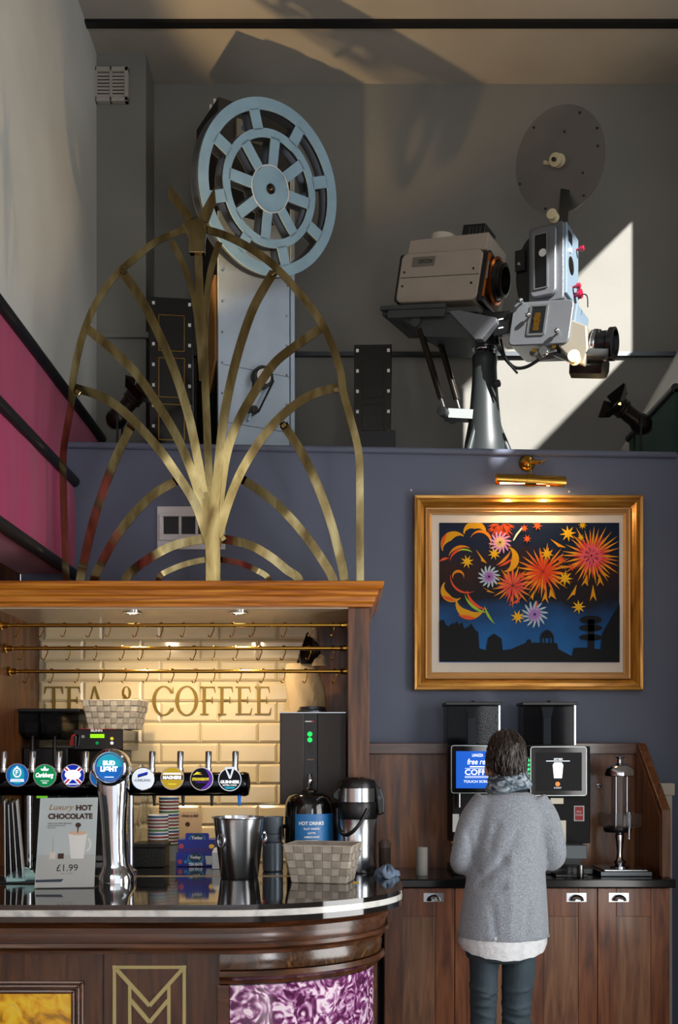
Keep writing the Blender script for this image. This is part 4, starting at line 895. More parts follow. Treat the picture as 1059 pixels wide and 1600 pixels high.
for (x, y, r) in ((180, 230, 40), (335, 185, 38), (755, 70, 48), (838, 22, 26), (828, 92, 22), (635, 185, 40), (738, 325, 48), (468, 545, 42), (815, 488, 42)): art('gold_star', star(x, y, r, 8, random.random()), '#d6a416')
for (x, y, r) in ((505, 40, 24), (522, 100, 26), (580, 25, 30), (715, 220, 30), (775, 262, 26), (490, 310, 26)): art('red_star', star(x, y, r, 7, random.random()), '#c8501c')
art('comet_tail', [[(440,108),(458,72),(490,35),(495,42),(466,80),(446,112)]], '#b8c8a8')
art('skyline', [[(24,800),(24,568),(48,562),(58,590),(78,600),(96,578),(104,590),(122,568),(134,592),(152,575),(164,612),(190,600),(204,582),(224,618),(244,630),(250,725),(290,735),(300,665),(318,652),(335,640),(352,652),(376,668),(384,735),(430,730),(470,712),(520,692),(692,694),(700,728),(776,768),(788,722),(870,720),(940,730),(950,640),(1050,470),(1050,805)]], '#050608')
art('skyline', [[(598,695),(598,660),(604,640),(620,624),(636,618),(652,624),(668,640),(674,660),(674,695),(664,695),(664,666),(652,666),(652,695),(646,695),(646,666),(626,666),(626,695),(620,695),(620,666),(608,666),(608,695)]], '#050608')
art('skyline', [[(532+14*cos(a_*pi/8), 692-20*sin(a_*pi/8)) for a_ in range(9)]], '#050608')
art('skyline', [[(885+r_*cos(k*pi/10), y_+h_*sin(k*pi/10)) for k in range(20)] for (y_, r_, h_) in ((562, 62, 24), (608, 66, 20), (662, 66, 18))] + [[(868,560),(905,560),(905,725),(868,725)]], '#050608')
# picture light
pl_ = thing('picture_light', 'brass picture light on a domed rose above the gilt frame', 'lamp', P(829, 766, 5.0))
ro = P(823, 724, DB); obj('wall_rose', MB().lathe([(.042, 0), (.042, .006), (.036, .02), (.02, .032), (0, .036)], ro, (0,-1,0), 28, False), M_['gold'], pl_, 40)
a = P(822, 721, 5.08); b = P(840, 722, 5.05); c_ = P(829, 744, 5.03)
obj('arm', MB().cyl(ro + V(0,-.02,0), a, .008, n=12).cyl(a + V(-.006,0,0), b + V(.012,0,0), .011, n=14), M_['gold'], pl_, 40)
obj('drop', MB().cyl(V(c_.x, 5.06, a.z), V(c_.x, 5.03, c_.z), .006, n=10), M_['gold'], pl_, 40)
obj('wing_nut', MB().tube([b + V(.012,0,0), b + V(.03,0,.004), b + V(.04,0,.012)], .004, 6).cyl(b + V(.03,0,.003), b + V(.024,0,-.012), .004, n=6), M_['gold'], pl_, 40)
l0, l1 = P(775, 749, 5.03), P(883, 754, 5.03); sr = .0275
def shade(x0, x1, r, a0, a1, n=20):
    rg = []
    for k in range(n+1):
        aa = a0 + (a1-a0)*k/n; rg.append([V(x0, 5.03 + r*cos(aa), l0.z + r*sin(aa) + (x0-l0.x)*-.04), V(x1, 5.03 + r*cos(aa), l0.z + r*sin(aa) - (x1-l0.x)*.04), V(x1, 5.03 + (r-.002)*cos(aa), l0.z + (r-.002)*sin(aa) - (x1-l0.x)*.04), V(x0, 5.03 + (r-.002)*cos(aa), l0.z + (r-.002)*sin(aa) - (x0-l0.x)*.04)])
    return MB().loft(rg)
obj('shade', shade(l0.x, l1.x, sr, -.75, pi + .75), M_['gold'], pl_, 40)
xm = (l0.x + l1.x)/2; obj('shade_band', shade(xm - .022, xm + .022, sr + .003, -.95, pi + .95), M_['gold'], pl_, 40)
for s_ in (-1, 1):
    q = V(xm + s_*.09, 5.03, l0.z - .012 - .0*s_)
    obj('bulb', MB().cyl(q - V(.06,0,0), q + V(.06,0,0), .011, n=14), mat('warm_tube', '#fff2dd', .3, emit='#ffb066', estr=14), pl_, 40)
    ld = bpy.data.lights.new('picture_lamp', 'AREA'); ld.shape = 'RECTANGLE'; ld.size = .12; ld.size_y = .015; ld.energy = 1.2; ld.color = (1, .72, .4)
    lo = bpy.data.objects.new('picture_lamp', ld); COL.objects.link(lo); lo.location = q - V(0, 0, .02); lo.rotation_euler = V(0, .35, -1).to_track_quat('-Z', 'X').to_euler(); 
for (x, y) in ((642, 766), (889, 768)): tag(obj('wall_screw', MB().lathe([(.006, 0), (.004, .004), (0, .005)], P(x, y, DB), (0,-1,0), 10, False), M_['white']), 'small white screw head on the blue wall ' + ('beside the top corner of the gilt frame' if x < 700 else 'under the end of the picture light'), 'screw')

# ------------------------------------------------------------------ coffee station along the blue wall
ZW = 1.0; dw0 = 4.62
wk = obj('worktop', MB().box(.262, 1.52, dw0, 5.14, .96, ZW), M_['worktop'], bevel=.006); tag(wk, 'black laminate worktop of the self-service coffee station', 'worktop')
dfr = 4.66
def unit(px0, px1, label):
    x0, x1 = X(px0, dfr), X(px1, dfr)
    t = thing('base_cabinet', label, 'cabinet', ((x0+x1)/2, 4.9, 0)); obj('carcass', MB().box(x0, x1, dfr + .02, 5.14, 0, .96), M_['cabwood'], t)
    xm = (x0 + x1)/2
    for side, (a, b) in enumerate(((x0, xm), (xm, x1))):
        a += .0015; b -= .0015; sw = .085; z0, z1 = .08, .955; ztr = Z(1432, dfr)
        m = MB().box(a, a+sw, dfr, dfr+.022, z0, z1).box(b-sw, b, dfr, dfr+.022, z0, z1).box(a+sw, b-sw, dfr, dfr+.022, ztr, z1).box(a+sw, b-sw, dfr, dfr+.022, z0, z0+.1)
        d = obj('door', MB().box(a, b, dfr + .002, dfr + .018, z0, z1), M_['cabwood'], t, bevel=.002)
        obj('stile', MB().box(a, a+sw, dfr - .004, dfr + .004, z0, z1), M_['cabwood'], d, bevel=.002); obj('stile', MB().box(b-sw, b, dfr-.004, dfr+.004, z0, z1), M_['cabwood'], d, bevel=.002)
        obj('rail', MB().box(a+sw, b-sw, dfr-.004, dfr+.004, ztr, z1), M_['cabwood'], d, bevel=.002); obj('rail', MB().box(a+sw, b-sw, dfr-.004, dfr+.004, z0, z0+.1), M_['cabwood'], d, bevel=.002)
        obj('panel', MB().box(a+sw, b-sw, dfr + .001, dfr + .004, z0+.1, ztr), M_['cabpanel'], d)
        hx = (b - .095) if side == 0 else (a + .095); hz = Z(1402, dfr)
        h = obj('cup_handle', MB().box(hx-.046, hx+.046, dfr-.0065, dfr-.004, hz-.021, hz+.021), M_['steel'], d, bevel=.001)
        rg = []
        for k in range(13):
            aa = pi*k/12; rr = [(.032*cos(aa)*f, .028*sin(aa)*f, y) for f, y in ((1, 0), (1, -.012), (.8, -.022), (.4, -.028))]
            rg.append([V(hx + q[0], dfr - .0065 + q[2], hz - .014 + q[1]) for q in rr])
        obj('cup', MB().loft(rg, caps=False, closed=False), M_['steel'], h, 60)
    return t
unit(600, 820, 'brown panelled base cabinet partly hidden by the rounded bar counter'); unit(820, 1046, 'brown panelled base cabinet under the drinks dispenser, next to the side wall')
sb_ = thing('splashback', 'dark framed wooden splashback with sloping end cheek behind the coffee machines', 'splashback', (.85, 5.1, ZW))
zs = Z(1161, 5.1)
obj('panel', MB().box(.17, 1.48, 5.11, 5.145, ZW, zs), M_['splash'], sb_)
obj('top_rail', MB().box(.145, 1.515, 5.08, 5.145, zs - .055, zs), M_['oakdark_h'], sb_, bevel=.003); obj('stile', MB().box(.145, .20, 5.085, 5.145, ZW + .001, zs - .055), M_['oakdark'], sb_, bevel=.003)
obj('end_cheek', MB().prism([(5.145, ZW), (4.68, ZW), (4.68, Z(1265, 4.68)), (5.06, zs), (5.145, zs)], (1.475, 0, 0), (0,1,0), (0,0,1), (.04, 0, 0)), M_['oakdark'], sb_, bevel=.003)
obj('cheek_lining', MB().prism([(5.10, ZW+.01), (4.70, ZW+.01), (4.70, Z(1275, 4.7)), (5.05, zs-.05), (5.10, zs-.05)], (1.473, 0, 0), (0,1,0), (0,0,1), (.003, 0, 0)), M_['splash'], sb_)
tag(obj('door_casing', MB().box(1.60, 1.66, 5.10, 5.15, 0, 1.36).box(1.59, 1.67, 5.09, 5.15, 1.36, 1.42), M_['mount'], bevel=.004), 'cream painted casing on the wall beyond the coffee station', 'trim')
# ------------------------------------------------------------------ beer taps
tp = thing('beer_tap_rail', 'dark chrome bar rail carrying a row of beer taps with round badges', 'beer tap', (X(200, 4.3), 4.3, ZC))
zb_ = Z(1225, 4.3); rb = .05; xr_ = X(382, 4.3)
obj('rail_body', MB().lathe([(.03, -.003), (rb, 0), (rb, xr_ + 1.47), (rb*.97, xr_ + 1.475)], (-1.47, 4.3, zb_), (1,0,0), 32), M_['darkchrome'], tp, 40)
obj('end_cap', MB().lathe([(rb*1.03, -.01), (rb*1.04, .004), (rb*.92, .018), (rb*.3, .024), (0, .0245)], (xr_, 4.3, zb_), (1,0,0), 32, False), M_['darkchrome'], tp, 40)
for px in (45, 204): obj('support_post', MB().lathe([(.03, 0), (.03, .008), (.014, .016), (.014, zb_ - ZC - rb + .01)], (X(px, 4.3), 4.3, ZC + .0005), n=18), M_['chrome'], tp, 40)
def disc(M, r, z0, z1, n=32): return MB().cyl((0,0,z0), (0,0,z1), r, n=n).xf(M)
def epoly(M, pts, z, name, mm, par): 
    m = MB().prism(pts, (0,0,z), (1,0,0), (0,1,0), (0,0,.0006)).xf(M); return obj(name, m, mm, par)
GW = neon('lit_white_print', '#f2f6f8', .55)
def lit(n, c_, s=.35): return neon(n, c_, s)
BL = {'blue': lit('lit_blue', '#1464b8'), 'teal': lit('lit_teal', '#1f9fb8'), 'green': lit('lit_green', '#0c8a50'), 'navy': lit('lit_navy', '#1230b0'), 'white': lit('lit_badge_white', '#dfe6ee', .4), 'gold': lit('lit_gold', '#b89a2a', .3), 'dark': lit('lit_dark', '#0a0c14', .2), 'purple': lit('lit_purple', '#5a2aa0', .4), 'red': lit('lit_red', '#c02a48', .3), 'yellow': lit('lit_yellow', '#d8c83a', .4), 'black': mat('badge_ink', '#15171c', .4), 'silver': M_['chrome']}
def ell(rx, ry, cx=0, cy=0, n=24): return [(cx + rx*cos(2*pi*k/n), cy + ry*sin(2*pi*k/n)) for k in range(n)]
db = 4.205; rB = 18.2/S(db)
def tap(px, py, kind):
    x = X(px, db); z = Z(py, db)
    hd = obj('tap_handle', MB().lathe([(.013, 0), (.014, .006), (.016, .03), (.016, .045), (.0125, .047), (.0140, .112), (.0125, .118), (.004, .119)], (x, 4.40, zb_ + rb*.4), (.02, .10, 1), 18), M_['chrome'], tp, 40)
    obj('tap_nozzle', MB().lathe([(.005, 0), (.0075, .035), (.010, .06)], (x + .03, 4.30, zb_ - rb - .042), (0,0,1), 10), BL['blue'] if kind == 8 else M_['black'], tp, 40)
    M = face_at(V(x, db, z))
    bd = obj('tap_badge', disc(M, rB, -.012, 0), M_['chrome'], tp, 40)
    obj('badge_stem', MB().cyl((x, db + .01, z), (x, 4.3 - rb + .02, z), .012, n=12), M_['chrome'], tp, 40)
    base = {1: 'blue', 2: 'green', 3: 'navy', 4: 'blue', 5: 'white', 6: 'gold', 7: 'dark', 8: 'dark', 0: 'blue'}[kind]
    obj('badge_face', disc(M, rB*.93, 0, .0012), BL[base], bd)
    T = lambda s_, h, y, w_, mm=GW, x_=0, b=.03, sh=0: text('badge_text', s_, h*rB, face_at(V(x + x_*rB, db - .0022, z + y*rB)), mm, bd, w_*rB, sh, b)
    Q = lambda pts, mm, zz=.0014, nm='badge_mark': epoly(M, [(a*rB, b*rB) for a, b in pts], zz, nm, mm, bd)
    if kind == 1:
        Q(ell(.62, .8), BL['teal']); Q(ell(.36, .44, 0, .22), GW, .0018); Q(ell(.26, .32, 0, .22), BL['teal'], .0022); Q([(-.12,.62),(0,.82),(.12,.62)], GW, .0018)
        text('badge_text', 'F', .42*rB, face_at(V(x, db - .003, z + .22*rB)), GW, bd, .24*rB, 0, .03); Q([(-.6,-.58),(.6,-.58),(.55,-.34),(-.55,-.34)], GW, .0018); text('badge_text', "FOSTER'S", .13*rB, face_at(V(x, db - .0028, z - .46*rB)), BL['blue'], bd, .9*rB)
    if kind == 2:
        T('Carlsberg', .52, .0, 1.55, b=.05, sh=.25); Q([(-.28,.42),(-.36,.62),(-.14,.58),(0,.84),(.14,.58),(.36,.62),(.28,.42)], GW); Q([(-.36,-.46),(.36,-.46),(.36,-.42),(-.36,-.42)], GW); Q([(-.2,-.66),(.2,-.66),(.2,-.58),(-.2,-.58)], GW)
    if kind == 3:
        for s_ in (-1, 1):
            Q([(-.78*s_,.52),(-.52*s_,.78),(.78*s_,-.52),(.52*s_,-.78)], GW); Q([(-.72*s_,.58),(-.60*s_,.70),(.72*s_,-.58),(.60*s_,-.70)], BL['red'], .0018)
        Q(ell(.70, .42, 0, .08), GW, .0024); Q([(-.4,-.76),(.4,-.76),(.4,-.68),(-.4,-.68)], GW)
    if kind == 5:
        Q([(-.45,.16),(.45,.42),(.42,.62),(-.42,.38)], BL['navy']); Q([(-.42,.10),(.40,.34),(.41,.42),(-.44,.18)], BL['black'], .0018); T('CARLING', .22, -.12, 1.35, mat('badge_grey_ink', '#8a93a0', .4))
    if kind == 6:
        Q([(-.93,-.12),(.93,-.12),(.93,.26),(-.93,.26)], BL['black']); text('badge_text', 'MAGNERS', .3*rB, face_at(V(x, db - .0028, z + .07*rB)), GW, bd, 1.6*rB, 0, .06); Q([(-.8,.32),(.8,.32),(.72,.46),(-.72,.46)], GW); Q([(-.35,-.55),(.35,-.55),(.35,-.45),(-.35,-.45)], BL['yellow'])
    if kind == 7:
        Q([(.25,.88),(.62,.66),(.88,.2),(.88,-.25),(.6,-.68),(.1,-.9),(-.1,-.9),(.3,-.6),(.62,-.2),(.62,.3),(.42,.66)], BL['purple']); text('badge_text', 'STRONGBOW', .26*rB, face_at(V(x - .08*rB, db - .003, z - .02*rB)), BL['yellow'], bd, 1.45*rB, 0, .06); T('DARK FRUIT', .14, -.28, .95, BL['purple']); Q([(-.75,.32),(-.4,.62),(.0,.5),(-.35,.48),(.1,.36),(-.4,.38)], BL['yellow'])
    if kind == 8:
        obj('badge_text', text_mb('GUINNESS', .28*rB, 1.6*rB, 0, .05).xf(face_at(V(x, db - .0028, z - .2*rB))), GW, bd); T('EXTRA COLD', .13, -.48, 1.2); Q([(-.45,1.05),(.45,1.1),(.12,.1),(-.05,.05)], BL['silver'], .006, 'badge_harp'); Q([(-.25,.9),(.2,.92),(.04,.3)], BL['dark'], .0068)
        Q([(-.5,-.62),(.5,-.62),(.3,-.8),(-.3,-.8)], BL['teal'])
for px, py, k in ((-20, 1211, 0), (27, 1211, 1), (70, 1212, 2), (114, 1212, 3), (158, 1213, 4), (223, 1217, 5), (269, 1216, 6), (315, 1217, 7), (359, 1218, 8)): tap(px, py, k)

# chrome beer tower in front
d = 3.90; tx = X(172, d); s_ = S(d)
tw2 = thing('beer_tower', 'tall curved chrome beer tower with a blue round badge on the bar', 'beer tap', (tx, d + .04, ZC))
def ering(px0, px1, y, dd0, dd1, n=28, pw=2.6):
    cx, hw = X((px0+px1)/2, d), (px1-px0)/2/s_; z = Z(y, d); cy, hd = (dd0+dd1)/2, (dd1-dd0)/2; out = []
    for k in range(n):
        a = 2*pi*k/n; c_, q = cos(a), sin(a); out.append(V(cx + hw*abs(c_)**(2/pw)*(1 if c_ >= 0 else -1), cy + hd*abs(q)**(2/pw)*(1 if q >= 0 else -1), z))
    return out
rg = [ering(149, 207, 1382, 3.88, 4.04), ering(149, 207, 1370, 3.88, 4.04), ering(153, 202, 1362, 3.89, 4.03), ering(156, 197, 1352, 3.90, 4.02), ering(155, 195, 1330, 3.90, 4.02), ering(154, 194, 1300, 3.90, 4.01), ering(152, 195, 1270, 3.90, 4.0), ering(149, 197, 1240, 3.895, 4.0), ering(147, 198, 1222, 3.895, 3.99), ering(150, 196, 1205, 3.90, 3.985)]
rg[0] = [V(q.x, q.y, ZC + .0005) for q in rg[0]]
obj('column', MB().loft(rg), M_['chrome'], tw2, 50)
hc = V(X(172.5, d), 3.875, Z(1199, d)); rh = 29.5/s_
obj('head', MB().lathe([(rh*.5, -.10), (rh*.9, -.095), (rh, -.07), (rh, -.015), (rh*.94, 0), (rh*.82, .006), (rh*.74, .0), (rh*.70, -.008)], hc, (0,-1,0), 40), M_['chrome'], tw2, 50)
bM = face_at(hc - V(0, .000, 0)); rB2 = rh*.68
bdg = obj('badge', disc(bM, rB2, -.012, -.004, 36), BL['blue'], tw2)
epoly(bM, [(rB2*.98*cos(a), rB2*.98*sin(a)) for a in [.05 + (pi-.1)*k/16 for k in range(17)]], -.0038, 'badge_shade', BL['teal'], bdg)
for s2, y, h, w_ in (('BUD', .34, .38, .95), ('LIGHT', -.12, .42, 1.35)): text('badge_text', s2, h*rB2, face_at(hc + V(0, .0022, y*rB2)), GW, bdg, w_*rB2, 0, .08)
epoly(bM, [(-.35*rB2,-.78*rB2),(.35*rB2,-.78*rB2),(.35*rB2,-.72*rB2),(-.35*rB2,-.72*rB2)], -.0036, 'badge_line', GW, bdg)

# hot chocolate sign
sg = thing('menu_sign', 'upright card advertising luxury hot chocolate for 1.99 pounds on the bar', 'sign', P(104, 1388, 3.77))
zbt = ZC + .0035
b0, b1 = V(X(54, 3.76), 3.76, zbt), V(X(147, 3.78), 3.78, zbt); t0, t1 = P(63, 1247, 3.83), P(153, 1246, 3.85)
U = (b1 - b0); Wv = (t0 - b0)*.5 + (t1 - b1)*.5; nrm = U.cross(Wv).normalized()
if nrm.y > 0: nrm = -nrm
obj('card', MB().loft([[b0, b1, t1, t0], [q - nrm*.003 for q in (b0, b1, t1, t0)]]), mat('pale_grey_card', '#aeb9ba', .5), sg)
obj('foot', MB().loft([[b0 + V(0,-.012,-.003), b1 + V(0,-.012,-.003), b1 + V(0,.07,-.003), b0 + V(0,.07,-.003)], [b0 + V(0,-.012,0), b1 + V(0,-.012,0), b1 + V(0,.07,0), b0 + V(0,.07,0)]]), M_['glass'], sg)
def card(u, v): return b0*(1-u)*(1-v) + b1*u*(1-v) + t0*(1-u)*v + t1*u*v
ux = U.normalized(); vy = nrm.cross(ux).normalized()
def cM(u, v, off=.0006): q = card(u, v) + nrm*off; return Matrix((ux, vy, nrm)).transposed().to_4x4().copy() if False else Matrix.Translation(q) @ Matrix((ux, vy, nrm)).transposed().to_4x4()
Wd, Ht = U.length, Wv.length
text('sign_text', 'Luxury', .085*Ht, cM(.38, .885), M_['inktan'], sg, .42*Wd, .35); text('sign_text', 'HOT', .065*Ht, cM(.77, .885), M_['inkbrown'], sg, .28*Wd, 0, .05)
text('sign_text', 'CHOCOLATE', .065*Ht, cM(.54, .79), M_['inkbrown'], sg, .76*Wd, 0, .05)
for k, (s2, w_) in enumerate((('MADE WITH REAL BELGIAN', .40), ('MILK CHOCOLATE', .30), ('FULL OF IT', .14))): text('sign_text', s2, .016*Ht, cM(.16 + w_/2, .71 - k*.024), M_['inkbrown'], sg, w_*Wd)
text('sign_text', '£1.99', .075*Ht, cM(.53, .215), M_['ink'], sg, .36*Wd); text('sign_text', 'subject to availability', .01*Ht, cM(.53, .15), M_['ink'], sg, .22*Wd)
def cpoly(pts, mm, off=.0004, nm='sign_picture'):
    m = MB().add([card(u, v) + nrm*off for u, v in pts], [tuple(range(len(pts)))]); obj(nm, m, mm, sg)
cpoly([(.02,.0),(1,.0),(.985,.36),(.02,.36)], mat('sign_table_print', '#a9aba8', .5), .0003)
cpoly([(.52,.60),(.84,.60),(.80,.315),(.58,.315)], mat('mug_print', '#d6d6d2', .5), .0006)
cpoly([(.68 + .16*cos(a), .60 + .022*sin(a)) for a in [2*pi*k/16 for k in range(16)]], mat('cream_print', '#c9a890', .5), .0008)
for k in range(10):
    a0 = -1.4 + 2.6*k/10; a1 = -1.4 + 2.6*(k+1)/10; f = lambda a, r: (.83 + r*.09*cos(a), .47 + r*.085*sin(a)); cpoly([f(a0, 1), f(a1, 1), f(a1, .68), f(a0, .68)], AM.get('mugh') or AM.setdefault('mugh', mat('mug_handle_print', '#cfcfca', .5)), .0007)
cpoly([(.68 + .05*cos(a), .69 + .028*sin(a)) for a in [2*pi*k/12 for k in range(12)]], M_['inkbrown'], .0006); cpoly([(.665,.68),(.695,.68),(.685,.60),(.675,.60)], M_['inkbrown'], .001)
cpoly([(.22,.39),(.32,.39),(.32,.315),(.22,.315)], M_['mount'], .0006); cpoly([(.36,.375),(.46,.375),(.46,.315),(.36,.315)], M_['inkbrown'], .0006); cpoly([(.268,.39),(.274,.39),(.262,.56),(.258,.56)], M_['inktan'], .0006)
cpoly([(.01,.085),(.48,.092),(.44,.06),(.01,.058)], mat('navy_print', '#14283c', .5), .0006)

# menus standing in a folded cloth, drip grille
for k in range(7):
    p = V(X(16 + k*4.6, 3.98), 4.02, ZC + .02); lean = .02 + .018*k
    q = V(X(15 + k*3.0, 3.98), 4.02, Z(1250 + (k % 3)*3, 4.0))
    m = MB().loft([[p + V(-.0022,-.1,0), p + V(.0022,-.1,0), p + V(-.0538,.1,0), p + V(-.0582,.1,0)], [q + V(-.0022,-.1,0), q + V(.0022,-.1,0), q + V(-.0538,.1,0), q + V(-.0582,.1,0)]])
    tag(obj('menu_card', m, M_['paper'] if k % 2 == 0 else M_['blackgloss']), 'slim ' + ('pale' if k % 2 == 0 else 'black') + ' menu card stood on edge in the mint cloth', 'menu', 'menus stood on edge by the taps')
def crumple(c, rx, ry, rz, seed, n=18, m=9, flat=True):
    rnd = random.Random(seed); ph = [rnd.uniform(0, 6.28) for _ in range(12)]; rings = []
    for j in range(m + 1):
        t_ = (pi/2)*j/m; ring = []
        for k in range(n):
            a = 2*pi*k/n; w_ = 1 + .22*sin(3*a + ph[0] + 2*t_) + .14*sin(7*a + ph[1]) + .10*sin(5*a*1 + 6*t_ + ph[2]); r = max(cos(t_), .02)*w_
            ring.append(V(c[0] + rx*r*cos(a), c[1] + ry*r*sin(a), c[2] + rz*sin(t_)*(1 + .25*sin(4*a + ph[3]) + .15*sin(9*a + ph[4]))))
        rings.append(ring)
    return MB().loft(rings)
tag(obj('folded_cloth', crumple(V(X(36, 4.0), 3.99, ZC + .0065), .06, .07, .035, 3), M_['mint'], None, 60), 'pale mint cloth bunched around the menu cards', 'cloth')
gr = thing('drip_tray', 'black metal drip tray grille under the menu cards', 'drip tray', (X(30, 4.0), 4.0, ZC))
obj('tray', MB().box(-1.46, X(58, 3.93), 3.90, 4.12, ZC + .0003, ZC + .003), M_['black'], gr, bevel=.001)
for k in range(9): obj('bar', MB().box(-1.455, X(57, 3.93), 3.905 + k*.025, 3.912 + k*.025, ZC + .003, ZC + .006), M_['steeldark'], gr)

# ------------------------------------------------------------------ back counter, left: grinder, brewer, basket
gd = thing('coffee_grinder', 'dark coffee grinder with two smoky bean hoppers behind the beer taps', 'coffee grinder', (X(88, 4.85), 4.9, ZC))
obj('body', MB().box(X(36, 4.80), X(106, 4.80), 4.80, 5.08, ZC + .0005, Z(1168, 4.8)), M_['black'], gd, bevel=.006)
obj('hopper_lid', MB().box(X(29, 4.74), X(124, 4.74), 4.74, 5.08, Z(1112, 4.74), Z(1107, 4.74)), M_['black'], gd, bevel=.003)
for a, b in ((30, 60), (64, 97)):
    x0, x1 = X(a, 4.76), X(b, 4.76); z1, z0 = Z(1112, 4.76), Z(1145, 4.76)
    h = obj('bean_hopper', MB().loft([[V(x0+.02, 4.80, z0-.03), V(x1-.02, 4.80, z0-.03), V(x1-.02, 5.0, z0-.03), V(x0+.02, 5.0, z0-.03)], [V(x0, 4.76, z0), V(x1, 4.76, z0), V(x1, 5.06, z0), V(x0, 5.06, z0)], [V(x0, 4.76, z1), V(x1, 4.76, z1), V(x1, 5.06, z1), V(x0, 5.06, z1)]]), M_['smoke'], gd)
    obj('coffee_beans', MB().box(x0+.015, x1-.015, 4.80, 5.03, z0-.02, z0+.05), mat('coffee_beans', '#2a1a10', .6, bump=.8, bscale=90), h)
for px in (48, 83): obj('lever', MB().lathe([(.007, 0), (.009, .03), (.0095, .12), (.006, .135)], V(X(px, 4.7), 4.72, Z(1196, 4.7)), (.0,.05,1), 12), M_['black'], gd, 40)
obj('display', MB().box(X(57, 4.795), X(74, 4.795), 4.794, 4.80, Z(1247, 4.795), Z(1241, 4.795)), neon('green_display', '#57a020', .9), gd)
br = thing('coffee_brewer', 'black coffee brewer with green display under a woven basket', 'coffee maker', (X(152, 4.7), 4.85, ZC))
zt = Z(1139, 4.7)
obj('head', MB().box(X(114, 4.7), X(192, 4.7), 4.70, 5.06, Z(1172, 4.7), zt), M_['blackgloss'], br, bevel=.005)
obj('column', MB().box(X(120, 4.8), X(188, 4.8), 4.86, 5.06, ZC + .0005, Z(1172, 4.7)), M_['black'], br, bevel=.004)
obj('base', MB().box(X(118, 4.7), X(190, 4.7), 4.72, 5.06, ZC + .0005, ZC + .03), M_['steel'], br, bevel=.004)
yb_ = 4.6985
text('logo', 'BUNN', 4.4/S(4.7), face_at(V(X(151, 4.7), yb_, Z(1141.5, 4.7))), M_['inkwhite'], br, 18/S(4.7), 0, .06)
obj('display', MB().box(X(141, 4.7), X(163, 4.7), yb_-.001, 4.7, Z(1153, 4.7), Z(1147, 4.7)), neon('lime_display', '#7cc414', 1.0), br)
obj('red_line', MB().box(X(124, 4.7), X(180, 4.7), yb_, 4.7, Z(1138.8, 4.7)-.002, Z(1138.8, 4.7)-.0005), BL['red'], br)
for (px, py, mm) in ((130, 1151, 'red'), (175, 1154, 'yellow'), (175, 1161, 'white'), (152, 1161, 'green')): obj('button', MB().cyl((X(px, 4.7), 4.7, Z(py, 4.7)), (X(px, 4.7), 4.695, Z(py, 4.7)), .0075, n=14), BL[mm] if mm != 'red' else M_['steel'], br, 40)
obj('tap_lever', MB().cyl(P(117, 1165, 4.68), P(117, 1150, 4.67), .007, n=12), M_['chrome'], br, 40); obj('red_tag', MB().prism([(0,0),(.03,.0),(.028,.05),(.012,.045)], P(108, 1164, 4.672), (1,0,0), (0,0,1), (0,.003,0)), mat('red_tag', '#a01018', .5), br)
def woven_basket(label, base, bw, bd, tw_, td, h, rz, nx, ny, nz):
    t = thing('woven_basket', label, 'basket', base, rz, 'woven taupe baskets')
    def fr(u, v, n): # v up 0..1; sides 0 front,1 right,2 back,3 left
        w_ = bw + (tw_-bw)*v; dd = bd + (td-bd)*v; z = h*v
        return {0: V(-w_/2 + w_*u, -dd/2, z), 1: V(w_/2, -dd/2 + dd*u, z), 2: V(w_/2 - w_*u, dd/2, z), 3: V(-w_/2, dd/2 - dd*u, z)}[n]
    nr = {0: V(0,-1,0), 1: V(1,0,0), 2: V(0,1,0), 3: V(-1,0,0)}
    for n in range(4):
        c_ = nx if n % 2 == 0 else ny
        for i in range(c_):
            for j in range(nz):
                o_ = .0022 if (i + j) % 2 else .0; g = .01; u0, u1 = (i+g)/c_, (i+1-g)/c_; v0, v1 = (j+g*2)/nz, (j+1-g*2)/nz
                q = [fr(u0, v0, n), fr(u1, v0, n), fr(u1, v1, n), fr(u0, v1, n)]; ce = sum(q, V(0,0,0))/4; N = nr[n]
                m = MB().add([p - N*.001 for p in q] + [p + (ce-p)*.12 + N*(.001 + o_) for p in q], [(4,5,6,7)] + [(a, (a+1) % 4, (a+1) % 4 + 4, a+4) for a in range(4)])
                obj('strap', m, M_['basket'] if (i + j) % 2 else M_['basketlight'], t, world=False)
    sh = MB(); k = .985
    r0 = [V(-bw/2*k,-bd/2*k,0), V(bw/2*k,-bd/2*k,0), V(bw/2*k,bd/2*k,0), V(-bw/2*k,bd/2*k,0)]; r1 = [V(-tw_/2*k,-td/2*k,h), V(tw_/2*k,-td/2*k,h), V(tw_/2*k,td/2*k,h), V(-tw_/2*k,td/2*k,h)]
    i1 = [q*.97 + V(0,0,h*.03) for q in r1]; i0 = [V(q.x*.96, q.y*.96, .004) for q in r0]
    obj('lining', sh.loft([r0, r1, i1, i0]), M_['basket'], t, world=False)
    obj('rim', MB().tube([V(-tw_/2,-td/2,h), V(tw_/2,-td/2,h), V(tw_/2,td/2,h), V(-tw_/2,td/2,h)], .003, 6, True), M_['basketlight'], t, world=False)
    return t
woven_basket('small woven taupe basket on top of the black coffee brewer', V(X(181, 4.84), 4.84, zt + .0005), 70/S(4.8), .16, 89/S(4.8), .20, 45/S(4.8), -.05, 8, 5, 5)
woven_basket('woven taupe basket standing on the polished bar top beside the steel airpot', V(X(505, 3.99), 3.99, ZC + .0005), 86/S(3.99), .15, 108/S(3.99), .20, 58/S(3.99), -.22, 7, 5, 5)

